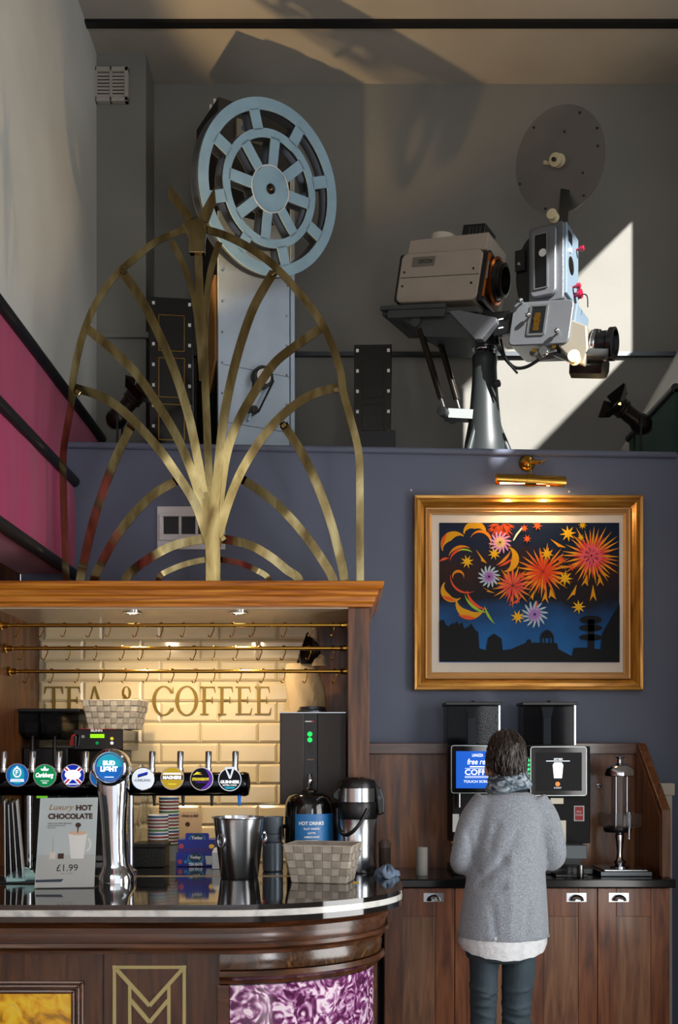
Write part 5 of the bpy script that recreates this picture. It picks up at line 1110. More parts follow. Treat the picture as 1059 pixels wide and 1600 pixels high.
# cups, sachet box, cards, tea boxes
CUPM = {}
def paper_cup(x, y, z, ci, label, group):
    t = thing('paper_cup', label, 'cup', (x, y, z), 0, group)
    if 'w' not in CUPM:
        a = obj('cup_wall', MB().lathe([(.0, .0), (.034, .0), (.0455, .078), (.0468, .082), (.0455, .084), (.0435, .080), (.033, .004)], n=24, caps=False), M_['paper'], t, 40, world=False); CUPM['w'] = a.data
    else:
        a = bpy.data.objects.new('cup_wall', CUPM['w']); COL.objects.link(a); a.parent = t
    k = ('s', ci)
    if k not in CUPM:
        c_ = obj('rim_stripe', MB().lathe([(.0458, .072), (.0472, .080)], n=24, caps=False), mat('stripe_%d' % ci, ('#9a3a34', '#8a6a48', '#5d8a4a', '#44628a')[ci], .5), t, 40, world=False); CUPM[k] = c_.data
    else:
        c_ = bpy.data.objects.new('rim_stripe', CUPM[k]); COL.objects.link(c_); c_.parent = t
for (px, d_, n, grp, lb) in ((247, 4.62, 10, 'striped cups in the short stack', 'paper cup with a striped rim in the shorter stack behind the black box'), (264, 4.76, 15, 'striped cups in the tall stack', 'paper cup with a striped rim in the taller stack beside the card')):
    for k in range(n): paper_cup(X(px, d_), d_, ZC + .0005 + k*.0152, (3, 0, 1, 0, 2)[(n - 1 - k) % 5], lb, grp)
bx = thing('sachet_box', 'black lidded rattan box in front of the paper cups', 'box', (X(232, 4.5), 4.5, ZC))
obj('body', MB().box(X(207, 4.46), X(256, 4.46), 4.46, 4.60, ZC + .0005, Z(1325, 4.46)), M_['darkbox'], bx, bevel=.004); obj('lid', MB().box(X(205, 4.455), X(258, 4.455), 4.455, 4.605, Z(1325, 4.46), Z(1318, 4.46)), M_['darkbox'], bx, bevel=.004)
cl = P(229, 1283, 4.93); tag(obj('cellophane_packet', crumple(V(cl.x, 4.93, ZC + .001), .05, .045, Z(1258, 4.93) - ZC, 9, 22, 12), M_['glass'], None, 40), 'clear crinkled cellophane packet beside the stacked paper cups', 'packet')
cd = thing('leaflet_card', 'beige drinks leaflet propped against the cream tiles behind the tea boxes', 'card', P(292, 1310, 5.0))
x0, x1 = X(269, 5.0), X(315, 5.0); obj('card', MB().box(x0, x1, 5.0, 5.004, ZC + .0005, Z(1268, 5.0)), mat('beige_card', '#b79f86', .6), cd)
text('card_text', 'choc-o-lait', 5/S(5), face_at(V(X(297, 5), 4.9995, Z(1274, 5))), M_['inkbrown'], cd, 26/S(5), 0, .03); obj('card_picture', MB().lathe([(.012, 0), (.011, .0006)], V(X(293, 5), 5.0, Z(1288, 5)), (0,-1,0), 12), M_['inkbrown'], cd)
tblue = mat('tea_box_blue', '#1c2f9a', .4); tviol = mat('tea_box_violet', '#3a2a86', .4); tcy = mat('tea_box_cyan', '#2a8fc0', .4); tdk = mat('tea_box_teal', '#0d3a5c', .4); tred = mat('tea_box_red', '#c04858', .4)
def tea_box(px0, px1, py0, py1, d_, label, header):
    t = thing('tea_box', label, 'box', (X((px0+px1)/2, d_), d_ + .05, Z(py1, d_))); x0, x1, z0, z1 = X(px0, d_), X(px1, d_), Z(py1, d_), Z(py0, d_)
    obj('carton', MB().box(x0, x1, d_, d_ + .11, z0, z1), tblue, t, bevel=.001); u = 1/S(d_); y = d_ - .0006; xm = (x0 + x1)/2 + 1*u; zm = z1 - 7*u
    if header:
        hd = rbox(x0 + 11*u, x1 - 9*u, d_ + .01, d_ + .013, z1 - 14*u, z1 + 10*u, .008); obj('header', hd, tblue, t); zm = z1 + 2*u; y = d_ + .0094
        obj('inner_tray', MB().box(x0 + .004, x1 - .004, d_ - .0005, d_ + .0, z0 + .003, z0 + 8*u), tviol, t)
        for px, c_ in ((px0 + 5, tred), (px1 - 5, M_['gold'])): obj('picture', MB().lathe([(.012, 0), (.010, .001)], V(X(px, d_), d_, (z0+z1)/2), (0,-1,0), 12), c_, t)
    else:
        obj('picture', MB().lathe([(.011, 0), (.010, .001)], V(x0 + 6*u, d_, z0 + 7*u), (0,-1,0), 14), tred, t); obj('picture', MB().lathe([(.008, 0), (.007, .001)], V(x0 + 15*u, d_, z0 + 7*u), (0,-1,0), 14), tcy, t)
        obj('mug_picture', MB().prism([(-.016,.02),(.018,.02),(.012,-.018),(-.010,-.018)], V(x1 - 8*u, d_ - .001, z0 + 9*u), (1,0,0), (0,0,1), (0,.001,0)), M_['paper'], t)
    obj('logo_oval', MB().prism(ell(13*u, 9.5*u), V(xm, y, zm - 2*u), (1,0,0), (0,0,1), (0,.0005,0)), tcy, t); obj('logo_oval', MB().prism(ell(10.5*u, 7.5*u), V(xm, y - .0004, zm), (1,0,0), (0,0,1), (0,.0005,0)), tdk, t)
    text('logo_text', 'Tetley', 6.2*u, face_at(V(xm, y - .0006, zm)), M_['inkwhite'], t, 18*u, .1, .05); text('logo_text', 'TEA BAGS', 5*u, face_at(V(xm, y - .0006, zm - 10.5*u)), M_['inkwhite'], t, 22*u, 0, .08)
tea_box(275, 334, 1333, 1353.5, 4.50, 'lower blue tea box with a mug printed on its front', False); tea_box(278, 335, 1312, 1333, 4.505, 'upper blue tea box with an open rounded header card, stacked on the other', True)
tag(obj('milk_carton', MB().loft([[V(X(331, 4.4), 4.4, ZC+.0005), V(X(344, 4.4), 4.4, ZC+.0005), V(X(344, 4.4), 4.44, ZC+.0005), V(X(331, 4.4), 4.44, ZC+.0005)], [V(X(331, 4.4), 4.4, Z(1332, 4.4)), V(X(344, 4.4), 4.4, Z(1332, 4.4)), V(X(344, 4.4), 4.44, Z(1332, 4.4)), V(X(331, 4.4), 4.44, Z(1332, 4.4))], [V(X(334, 4.4), 4.41, Z(1325, 4.4)), V(X(341, 4.4), 4.41, Z(1325, 4.4)), V(X(341, 4.4), 4.43, Z(1325, 4.4)), V(X(334, 4.4), 4.43, Z(1325, 4.4))]]), M_['paper'], bevel=.003), 'small plain white carton squeezed between the tea boxes and steel bucket', 'carton')
# steel bucket
bk = thing('steel_bucket', 'shiny steel ice bucket with ring handles on the bar', 'bucket', (X(374, 4.1), 4.1, ZC)); s_ = S(4.1); hb = Z(1277, 4.1) - ZC
obj('body', MB().lathe([(.0, .0005), (28.5/s_, .0005), (29.5/s_, .006), (40.5/s_, hb - .004), (43.5/s_, hb), (43.5/s_, hb + .003), (40.5/s_, hb + .002), (28/s_, .01), (0, .008)], (X(374, 4.1), 4.1, ZC), n=48, caps=False), M_['steel'], bk, 40)
for sx_ in (-.75, .9):
    c0 = V(X(374, 4.1) + 36*sx_/s_*.86, 4.1 - 36*sqrt(max(0, 1 - sx_*sx_))/s_ - .002, ZC + hb*.66)
    if sx_ > 0: c0 = V(X(374, 4.1) + 37/s_, 4.1 + .02, ZC + hb*.66)
    n_ = V(c0.x - X(374, 4.1), c0.y - 4.1, 0).normalized(); tg = V(-n_.y, n_.x, 0)
    rn = obj('ring_handle', MB().tube([c0 + n_*.008 + tg*.02*cos(2*pi*k/20) + V(0,0,.026*sin(2*pi*k/20) - .006) for k in range(20)], .0038, 8, True), M_['chrome'], bk, 60)
    obj('ring_mount', MB().lathe([(.012, 0), (.010, .008), (0, .010)], c0 + V(0,0,.018), n_, 14, False), M_['chrome'], rn, 50)
# grey tumblers
for k, (y0, y1, r0, r1) in enumerate(((1363, 1318, 16, 16.5), (1318, 1305, 14.5, 16.5), (1305, 1278, 14.5, 17))):
    d_ = 4.34; c0 = V(X(426, d_), d_, ZC + .0005 + (1363 - y0)/S(d_)*1.0); h_ = (y0 - y1)/S(d_) - .001; s_ = S(d_)
    t = thing('grey_tumbler', 'grey plastic tumbler by the steel bucket, ' + ('lowest of its stack', 'middle one of its stack', 'uppermost of its stack')[k], 'cup', c0, 0, 'stacked grey tumblers')
    obj('wall', MB().lathe([(r0*.9/s_, 0), (r0/s_, .004), (r1/s_, h_ - .003), (r1/s_*1.02, h_), (r1*.93/s_, h_), (r0*.9/s_, .008)], c0, n=28), mat('grey_tumbler_plastic', '#6c7680', .35, .4), t, 40)
    if k == 1: obj('red_clip', MB().box(c0.x - .045, c0.x - .03, c0.y - .035, c0.y - .03, c0.z + .002, c0.z + .006), BL['red'], t)
# ------------------------------------------------------------------ tall brewer tower with coffee sack, urn, airpot
cm = thing('bean_machine', 'tall dark bean-to-cup brewer with green lit buttons beside the canopy post', 'coffee machine', (X(490, 4.55), 4.7, ZC)); d_ = 4.55; z1, z0 = Z(1114, d_), Z(1256, d_)
obj('front_panel', MB().box(X(437, d_), X(475, d_), 4.55, 4.90, z0, z1), mat('brown_grey_panel', '#3b3532', .45, .3, bump=.1, bscale=200), cm, bevel=.004)
obj('front_panel', MB().box(X(495.5, d_), .034, 4.55, 4.90, z0, z1), mat('brown_grey_panel_b', '#2a2420', .45, .3, bump=.1, bscale=200), cm, bevel=.004)
obj('control_strip', MB().box(X(475.3, d_), X(495.2, d_), 4.553, 4.90, z0 - .02, z1), M_['black'], cm)
obj('column', MB().box(X(450, d_), X(530, d_), 4.72, 4.90, ZC + .0005, z0), M_['black'], cm)
for py, c_ in ((1147, BL['green']), (1156, BL['teal'])): b_ = obj('lit_button', MB().cyl((X(484, d_), 4.553, Z(py, d_)), (X(484, d_), 4.549, Z(py, d_)), .0105, n=18), neon('green_button', '#14c848', 1.6) , cm, 40)
obj('dim_button', MB().cyl((X(484, d_), 4.553, Z(1165, d_)), (X(484, d_), 4.549, Z(1165, d_)), .008, n=14), M_['bronze'], cm, 40)
obj('logo_bar', MB().box(X(476.5, d_), X(486.5, d_), 4.552, 4.553, Z(1128, d_), Z(1126.4, d_)), M_['inkwhite'], cm); obj('logo_dot', MB().box(X(487, d_), X(490, d_), 4.552, 4.553, Z(1128, d_), Z(1126, d_)), BL['red'], cm)
obj('label_bar', MB().box(X(480, d_), X(490, d_), 4.552, 4.553, Z(1187.5, d_), Z(1186, d_)), M_['inktan'], cm)
obj('spout', MB().lathe([(.006, 0), (.008, .004), (.010, .03), (.014, .045), (.013, .06), (.008, .068), (.010, .08)], V(X(484, 4.5), 4.50, Z(1238, 4.5)), n=16), M_['chrome'], cm, 40); obj('spout_arm', MB().cyl(V(X(484, 4.5), 4.50, Z(1218, 4.5)), V(X(484, 4.5), 4.56, Z(1218, 4.5)), .007, n=10), M_['chrome'], cm, 40)
obj('lid_ring', MB().lathe([(.07, 0), (.07, .012), (.062, .018), (.06, .03), (.04, .032)], V(X(488, 4.63), 4.63, z1), n=32), M_['steeldark'], cm, 40); obj('top_tray', MB().box(X(437, d_), .03, 4.56, 4.89, z1, z1 + .004), M_['steel'], cm)
sk = thing('coffee_sack', 'open kraft coffee sack with a dark folded top on the tall brewer', 'sack', (X(476, 4.78), 4.79, z1 + .0045)); rgs = []
for j in range(14):
    t_ = j/13; z = z1 + .0048 + t_*.235; ring = []
    for k in range(28):
        a = 2*pi*k/28; r = (.095 - .018*t_ + .008*sin(3*a + 5*t_) + .005*sin(8*a + 9*t_))*(1 if t_ < .92 else .9); ring.append(V(X(474, 4.78) + r*cos(a) + .006*sin(4*t_), 4.80 + r*.8*sin(a), z))
    rgs.append(ring)
obj('bag', MB().loft(rgs), M_['sack'], sk, 60)
obj('dark_top', crumple(V(X(482, 4.78), 4.79, z1 + .235), .055, .05, .11, 21), M_['bronze'], sk, 60); obj('folded_flap', crumple(V(X(500, 4.78), 4.74, z1 + .225), .028, .02, .04, 5), M_['sack'], sk, 60)
# urn
ur = thing('drinks_urn', 'glossy black urn with a blue HOT DRINKS label behind the basket', 'urn', (X(482.5, 4.36), 4.36, ZC)); s_ = S(4.36); r_ = 38/s_; zz = lambda y: Z(y, 4.36) - ZC
obj('body', MB().lathe([(r_*.9, .0005), (r_*.93, .02), (r_*.93, zz(1325)), (r_, zz(1315)), (r_*1.0, zz(1268)), (r_*.97, zz(1256)), (r_*.86, zz(1245)), (r_*.62, zz(1239)), (r_*.35, zz(1237)), (0, zz(1236.5))], (X(482.5, 4.36), 4.36, ZC), n=48, caps=False), M_['blackgloss'], ur, 40)
def arc_label(cx, cy, r, z0, z1, a0, a1, n=20):
    rg = []
    for k in range(n+1):
        a = a0 + (a1-a0)*k/n; rg.append([V(cx + r*sin(a), cy - r*cos(a), z0), V(cx + r*sin(a), cy - r*cos(a), z1), V(cx + (r-.001)*sin(a), cy - (r-.001)*cos(a), z1), V(cx + (r-.001)*sin(a), cy - (r-.001)*cos(a), z0)])
    return MB().loft(rg)
lb = obj('blue_label', arc_label(X(482.5, 4.36), 4.36, r_*1.02, ZC + zz(1322), ZC + zz(1270), -.55, 1.5), M_['label_blue'], ur, 50)
def wrap_text(s2, h, w_, cx, cy, r, z, a_c, mm, par, nm='label_text', b=.03):
    m = text_mb(s2, h, w_, 0, b); m.v = [V(cx + r*sin(a_c + q.x/r), cy - r*cos(a_c + q.x/r), z + q.y) for q in m.v]; obj(nm, m, mm, par)
for s2, y, h, w_ in (('HOT DRINKS', 1284, 5.6, 40), ('FLAT WHITE', 1292.5, 3.2, 24), ('LATTE', 1299, 3.2, 12), ('AMERICANO', 1305, 3.2, 24), ('ESPRESSO', 1311, 3.2, 20)): wrap_text(s2, h/s_, w_/s_, X(482.5, 4.36), 4.36, r_*1.025, ZC + zz(y), .14, M_['inkwhite'], lb)
obj('lid_ring', MB().lathe([(.035, 0), (.035, .008), (.02, .012), (.012, .02)], (X(483, 4.36), 4.36, ZC + zz(1238)), n=24), M_['bronze'], ur, 40)
obj('side_tap', MB().tube([V(X(446, 4.36), 4.36, ZC + zz(1290)), V(X(440, 4.3), 4.31, ZC + zz(1292)), V(X(441, 4.3), 4.30, ZC + zz(1310))], .009, 10), M_['blackgloss'], ur, 60)
# airpot
ap = thing('airpot', 'tall steel pump airpot with black lid and strap handle on the bar', 'flask', (X(557, 4.3), 4.3, ZC)); s_ = S(4.3); cx, cy = X(557.5, 4.3), 4.3; zz = lambda y: Z(y, 4.3) - ZC; r_ = 31/s_
obj('body', MB().lathe([(r_*.96, .0005), (r_, .008), (r_, zz(1279)), (r_*.95, zz(1277))], (cx, cy, ZC), n=48), M_['steel'], ap, 40)
obj('collar', MB().lathe([(r_*1.0, zz(1279)), (r_*1.04, zz(1276)), (r_*1.06, zz(1254)), (r_*1.03, zz(1252))], (cx, cy, ZC), n=48), M_['black'], ap, 40)
obj('neck_band', MB().lathe([(r_*.99, zz(1252.5)), (r_*.97, zz(1230))], (cx, cy, ZC), n=48), M_['steel'], ap, 40)
obj('lid', MB().lathe([(r_*1.0, zz(1231)), (r_*1.02, zz(1227)), (r_*.9, zz(1219)), (r_*.6, zz(1216)), (0, zz(1215.5))], (cx, cy, ZC), n=48, caps=False), M_['black'], ap, 40)
obj('pump_button', MB().lathe([(r_*.55, 0), (r_*.5, .006), (0, .008)], (cx - .01, cy, ZC + zz(1216.5)), n=28, caps=False), M_['blackgloss'], ap, 40)
obj('spout', MB().prism([(-r_*1.22, zz(1240)), (-r_*.8, zz(1226)), (-r_*.8, zz(1258)), (-r_*.95, zz(1262)), (-r_*1.0, zz(1250)), (-r_*1.2, zz(1247))], (cx, cy - .022, ZC), (1,0,0), (0,0,1), (0,.044,0)), M_['black'], ap, bevel=.004)
obj('hinge', MB().prism([(r_*.7, zz(1219)), (r_*1.2, zz(1232)), (r_*1.38, zz(1250)), (r_*1.38, zz(1270)), (r_*1.05, zz(1274)), (r_*.9, zz(1232))], (cx, cy - .035, ZC), (1,0,0), (0,0,1), (0,.07,0)), M_['black'], ap, bevel=.006)
hpth = [(V(cx + r_*1.05*sin(a), cy - r_*1.07*cos(a), ZC + z)) for a, z in ((-1.25, zz(1262)), (-1.2, zz(1285)), (-.95, zz(1298)), (-.55, zz(1302)), (-.1, zz(1293)), (.25, zz(1278)), (.5, zz(1262)))]
obj('carry_handle', MB().tube(smooth_path(hpth, 4), .0075, 8), M_['black'], ap, 60)
obj('hinge_pin', MB().cyl(V(cx + r_*1.12, cy - .037, ZC + zz(1246)), V(cx + r_*1.12, cy - .034, ZC + zz(1246)), .007, n=12), M_['steeldark'], ap, 40)
tag(obj('crumpled_cloth', crumple(V(X(604, 4.16), 4.15, ZC + .0008), .046, .075, .036, 31, 40, 14), M_['cloth'], None, 80), 'crumpled blue grey cloth at the foot of the airpot', 'cloth')
tag(obj('paper_scrap', MB().prism([(0,0),(.018,.004),(.026,.016),(.010,.02)], V(X(551, 3.9), 3.92, ZC + .0006), (1,0,0), (0,1,0), (0,0,.003)), mat('yellow_paper', '#c9a020', .5)), 'tiny yellow paper scrap beside the woven basket on the bar', 'paper')
# ------------------------------------------------------------------ coffee station
def vending(xs, label, kind):
    d_ = 4.86; x0, x1 = X(xs[0], d_), X(xs[1], d_); t = thing('coffee_machine', label, 'coffee machine', ((x0+x1)/2, 4.95, ZW)); u = 1/S(d_)
    obj('body', MB().box(x0, x1, d_, 5.075, Z(1318, d_), Z(1166, d_)), M_['blackmatte'], t, bevel=.005)
    obj('column', MB().box(x0 + .02, x1 - .02, 4.97, 5.075, ZW + .0005, Z(1318, d_)), M_['black'], t)
    obj('base', MB().box(x0, x1, 4.80, 5.075, ZW + .0005, ZW + .03), M_['black'], t, bevel=.004)
    hx0, hx1 = X(xs[2], 4.9), X(xs[3], 4.9); z0, z1 = Z(1164, 4.9), Z(1102, 4.9)
    hp = obj('bean_hopper', MB().box(hx0, hx1, 4.90, 5.06, z0, z1), M_['smoke'], t, bevel=.004)
    obj('hopper_lid', MB().box(hx0 - .008, hx1 + .008, 4.89, 5.065, z1, z1 + .016), M_['black'], hp, bevel=.003); obj('lid_knob', MB().lathe([(.008, 0), (.010, .006), (0, .008)], ((hx0+hx1)/2, 4.92, z1 + .016), n=12, caps=False), M_['gold'], hp, 40)
    obj('bean_chute', MB().loft([[V((hx0+hx1)/2 - .03, 4.95, z1 - .005), V((hx0+hx1)/2 + .03, 4.95, z1 - .005), V((hx0+hx1)/2 + .03, 5.02, z1 - .005), V((hx0+hx1)/2 - .03, 5.02, z1 - .005)], [V((hx0+hx1)/2 - .018, 4.96, z1 - .06), V((hx0+hx1)/2 + .018, 4.96, z1 - .06), V((hx0+hx1)/2 + .018, 5.01, z1 - .06), V((hx0+hx1)/2 - .018, 5.01, z1 - .06)], [V((hx0+hx1)/2 - .018, 4.96, z0 + .004), V((hx0+hx1)/2 + .018, 4.96, z0 + .004), V((hx0+hx1)/2 + .018, 5.01, z0 + .004), V((hx0+hx1)/2 - .018, 5.01, z0 + .004)]]), M_['steeldark'], hp)
    obj('corner_strip', MB().box(hx1 - .007, hx1 + .001, 4.898, 4.905, z0, z1), M_['steel'], hp)
    return t
def screen(t, px0, px1, py0, py1, d_, mm):
    x0, x1, z0, z1 = X(px0, d_), X(px1, d_), Z(py1, d_), Z(py0, d_)
    sc = obj('screen_case', rbox(x0, x1, d_, d_ + .03, z0, z1, .012), M_['blackgloss'], t, 40)
    n = 5; pts = []; r = .012
    for cx, cz, a in ((x1-r, z1-r, 0), (x0+r, z1-r, pi/2), (x0+r, z0+r, pi), (x1-r, z0+r, 3*pi/2)):
        for k in range(n+1): pts.append(V(cx + r*cos(a + k*pi/2/n), d_ + .002, cz + r*sin(a + k*pi/2/n)))
    obj('bezel', MB().tube(pts, .003, 6, True), M_['alu'], sc, 60)
    obj('display', MB().box(x0 + .022, x1 - .022, d_ - .0008, d_, z0 + .022, z1 - .026), mm, sc); return sc, x0, x1, z0, z1
dsc = 4.80
a_ = vending((706, 800, 698, 781), 'black coffee machine with a blue touch screen, partly behind the person', 0)
sc, x0, x1, z0, z1 = screen(a_, 705, 798, 1165, 1239, dsc, neon('blue_screen', '#1450b0', .75)); u = 1/S(dsc); y = dsc - .0012; wk_ = neon('screen_white', '#e8f0f8', .8)
text('screen_text', 'LAVAZZA', 4.6*u, face_at(V(X(746, dsc), y, Z(1180, dsc))), wk_, sc, 17*u, 0, .02); text('screen_text', 'free refill', 9*u, face_at(V(X(749, dsc), y, Z(1190, dsc))), wk_, sc, 38*u, .2, .01)
obj('screen_line', MB().box(X(734, dsc), X(760, dsc), y, y + .0004, Z(1198.8, dsc), Z(1197.2, dsc)), wk_, sc); text('screen_text', 'COFFEE', 9*u, face_at(V(X(749, dsc), y, Z(1206.5, dsc))), wk_, sc, 46*u, 0, .02)
for py in (1200.5, 1213, 1215): obj('screen_line', MB().box(X(726, dsc), X(772, dsc), y, y + .0004, Z(py, dsc) - .001, Z(py, dsc) + .001), wk_, sc)
text('screen_text', 'TOUCH SCREEN', 4*u, face_at(V(X(747, dsc), y, Z(1221, dsc))), wk_, sc, 46*u, 0, .01)
obj('screen_stand', MB().cyl(V(X(719, dsc), dsc + .035, Z(1238, dsc)), V(X(719, dsc), dsc + .035, Z(1262, dsc)), .006, n=10), M_['chrome'], a_, 40)
obj('side_label', MB().box(X(707, 4.855), X(717, 4.855), 4.856, 4.86, Z(1300, 4.855), Z(1272, 4.855)), M_['paper'], a_); obj('copper_edge', MB().box(X(704, 4.8), X(712, 4.8), 4.80, 4.81, Z(1318, 4.8), Z(1314, 4.8)), M_['copper'], a_)
b_ = vending((824, 922, 818, 899), 'black coffee machine with a dark touch screen next to the chrome dispenser', 1)
sc, x0, x1, z0, z1 = screen(b_, 829, 916, 1167, 1243, dsc, neon('dark_screen', '#0c0c10', .3))
text('screen_text', 'HOT MILK', 2.8*u, face_at(V(X(872, dsc), y, Z(1186, dsc))), wk_, sc, 14*u, 0, .04); obj('screen_line', MB().box(X(853, dsc), X(890, dsc), y, y + .0004, Z(1189.6, dsc), Z(1188.6, dsc)), wk_, sc)
obj('screen_jug', MB().prism([(-6.2*u,-12*u),(6.2*u,-12*u),(8.2*u,9*u),(5.5*u,13*u),(-5.5*u,13*u),(-8.2*u,9*u)], V(X(871.5, dsc), y, Z(1204, dsc)), (1,0,0), (0,0,1), (0,.0004,0)), wk_, sc)
obj('screen_icon', MB().prism(ell(3.6*u, 3.6*u), V(X(871, dsc), y, Z(1225, dsc)), (1,0,0), (0,0,1), (0,.0004,0)), neon('orange_icon', '#d88040', .8), sc); text('screen_text', 'START', 2.2*u, face_at(V(X(871, dsc), y, Z(1231, dsc))), wk_, sc, 12*u)
for k in range(6): obj('green_light', MB().lathe([(.006, 0), (.005, .004), (0, .005)], V(X(826, dsc), dsc + .01, Z(1188 + k*7, dsc)), (0,-1,0), 12, False), neon('green_led', '#22d860', 2.5) if k == 0 else bpy.data.materials['green_led'], b_, 40)
obj('light_bar', MB().box(X(822.5, dsc), X(829.5, dsc), dsc + .01, dsc + .02, Z(1229, dsc), Z(1183, dsc)), mat('dark_green_bar', '#0c5a24', .4), b_)
rs = obj('red_notice', MB().box(X(896.5, 4.858), X(912.5, 4.858), 4.857, 4.86, Z(1283, 4.858), Z(1259, 4.858)), M_['paper'], b_); obj('notice_face', MB().box(X(898, 4.857), X(911, 4.857), 4.8565, 4.857, Z(1281.5, 4.857), Z(1260.5, 4.857)), mat('red_notice', '#a01820', .5), rs)
text('notice_text', 'Over', 3*u, face_at(V(X(904.5, 4.856), 4.856, Z(1268, 4.856))), M_['inkwhite'], rs, 8*u); text('notice_text', '10 drinks', 3*u, face_at(V(X(904.5, 4.856), 4.856, Z(1273, 4.856))), M_['inkwhite'], rs, 11*u)
obj('side_badge', MB().box(X(860, 4.858), X(880, 4.858), 4.857, 4.86, Z(1256, 4.858), Z(1247, 4.858)), M_['putty'], b_)
obj('instruction_label', MB().box(X(868, 4.858), X(884, 4.858), 4.857, 4.86, Z(1318, 4.858), Z(1282, 4.858)), M_['putty'], b_)
obj('drip_shelf', MB().box(X(868, 4.70), X(918, 4.70), 4.71, 4.86, Z(1343, 4.70), Z(1321, 4.70)), mat('slate_grey_plastic', '#4f5b62', .4), b_, bevel=.004)
obj('cup_rest', MB().box(X(868, 4.7), X(918, 4.7), 4.70, 4.98, ZW + .0006, ZW + .012), M_['black'], b_, bevel=.002)
for (px, h_, r_, lb, mm) in ((889, .05, .010, 'slim clear shot glass under the coffee machine shelf', M_['glass']), (898, .052, .012, 'second clear shot glass beside the steel measure', M_['glass']), (907, .058, .0135, 'small steel measure on the worktop under the coffee machine', M_['steel'])):
    tag(obj('shot_glass', MB().lathe([(r_*.9, 0), (r_, .004), (r_*1.05, h_), (r_*.9, h_), (r_*.8, .006)], V(X(px, 4.67), 4.67, ZW + .0005), n=18), mm, None, 40), lb, 'glass')
tag(obj('paper_roll', MB().lathe([(.026, 0), (.027, .003), (.027, .128), (.025, .131), (.008, .131), (.008, .12)], V(X(659, 4.78), 4.78, ZW + .0005), n=28), mat('white_roll', '#a8a6a0', .7), None, 40), 'white cylindrical paper roll alone on the black worktop', 'roll')
jr = thing('sugar_jar', 'small dull glass jar with a lid behind the airpot', 'jar', V(X(601, 4.6), 4.6, ZC)); s_ = S(4.75); h_ = Z(1324, 4.6) - ZC
obj('jar', MB().lathe([(.024, .0005), (.026, .004), (.027, h_), (.020, h_ + .006)], V(X(601, 4.6), 4.6, ZC), n=24), mat('dull_glass', '#6a5c54', .2, trans=.4), jr, 40); obj('lid', MB().lathe([(.028, 0), (.028, .02), (.018, .032), (0, .036)], V(X(601, 4.6), 4.6, ZC + h_), n=24, caps=False), mat('dusty_brown_lid', '#6e5e56', .4), jr, 40)
# glass dispenser on its chrome stand
ds = thing('drinks_dispenser', 'chrome stand dispenser with domed lid and clear column on a flat base', 'dispenser', (X(968, 4.85), 4.85, ZW)); d_ = 4.85; cx = X(968, d_); Zz = lambda y: Z(y, d_)
obj('base_slab', MB().box(X(938, 4.72), X(1019, 4.72), 4.72, 4.98, ZW + .0005, Z(1362, 4.72)), M_['steeldark'], ds, bevel=.003); obj('base_plate', MB().box(X(944, 4.74), X(1012, 4.74), 4.74, 4.96, Z(1362, 4.72), Z(1362, 4.72) + .006), M_['steel'], ds, bevel=.002)
cz = Z(1362, 4.72) + .006
obj('stem', MB().lathe([(.045, 0), (.045, .006), (.022, .014), (.03, .026), (.016, .04), (.013, .07), (.018, .12), (.022, .15), (.016, .165), (.026, Zz(1300) - cz)], (cx, d_, cz), n=28), M_['chrome'], ds, 40)
obj('collar', MB().lathe([(.06, 0), (.066, .01), (.066, .022), (.03, .03)], (cx - .01, d_, Zz(1300)), n=32), M_['black'], ds, 40)
obj('catch_tray', MB().lathe([(.09, 0), (.098, .004), (.1, Zz(1268) - Zz(1290)), (.097, Zz(1268) - Zz(1290)), (.092, .006)], (cx, d_, Zz(1292)), n=32), M_['glass'], ds, 40)
obj('glass_column', MB().lathe([(.04, 0), (.04, Zz(1212) - Zz(1290)), (.036, Zz(1212) - Zz(1290)), (.036, .004)], (cx, d_, Zz(1290)), n=28), M_['glass'], ds, 40)
for s2 in (-1, 1): obj('rod', MB().cyl((cx + s2*.026, d_ - .03, Zz(1290)), (cx + s2*.026, d_ - .03, Zz(1212)), .0045, n=10), M_['chrome'], ds, 40)
obj('side_pipe', MB().cyl((cx + .03, d_ - .05, Zz(1310)), (cx + .03, d_ - .05, Zz(1268)), .007, n=12), M_['steel'], ds, 40)
obj('dome', MB().lathe([(.066, 0), (.07, .004), (.07, .012), (.066, .03), (.052, .048), (.03, .06), (.014, .064), (.011, .08), (.02, .088), (.026, .092), (.014, .096)], (cx, d_, Zz(1213)), n=36), M_['chrome'], ds, 40)
for px, who in ((936, 'beside the dark touch screen'), (1003, 'near the end cheek')):
    p = P(px, 1228, 5.10); t = thing('wall_valve', 'small chrome valve on the splashback ' + who, 'valve', p); obj('rose', MB().lathe([(.014, 0), (.012, .006), (.006, .008)], V(p.x, 5.109, p.z), (0,-1,0), 14), M_['chrome'], t, 40); obj('lever', MB().tube([V(p.x, 5.10, p.z), V(p.x, 5.08, p.z), V(p.x - .022, 5.075, p.z + .002)], .004, 8), M_['chrome'], t, 50)
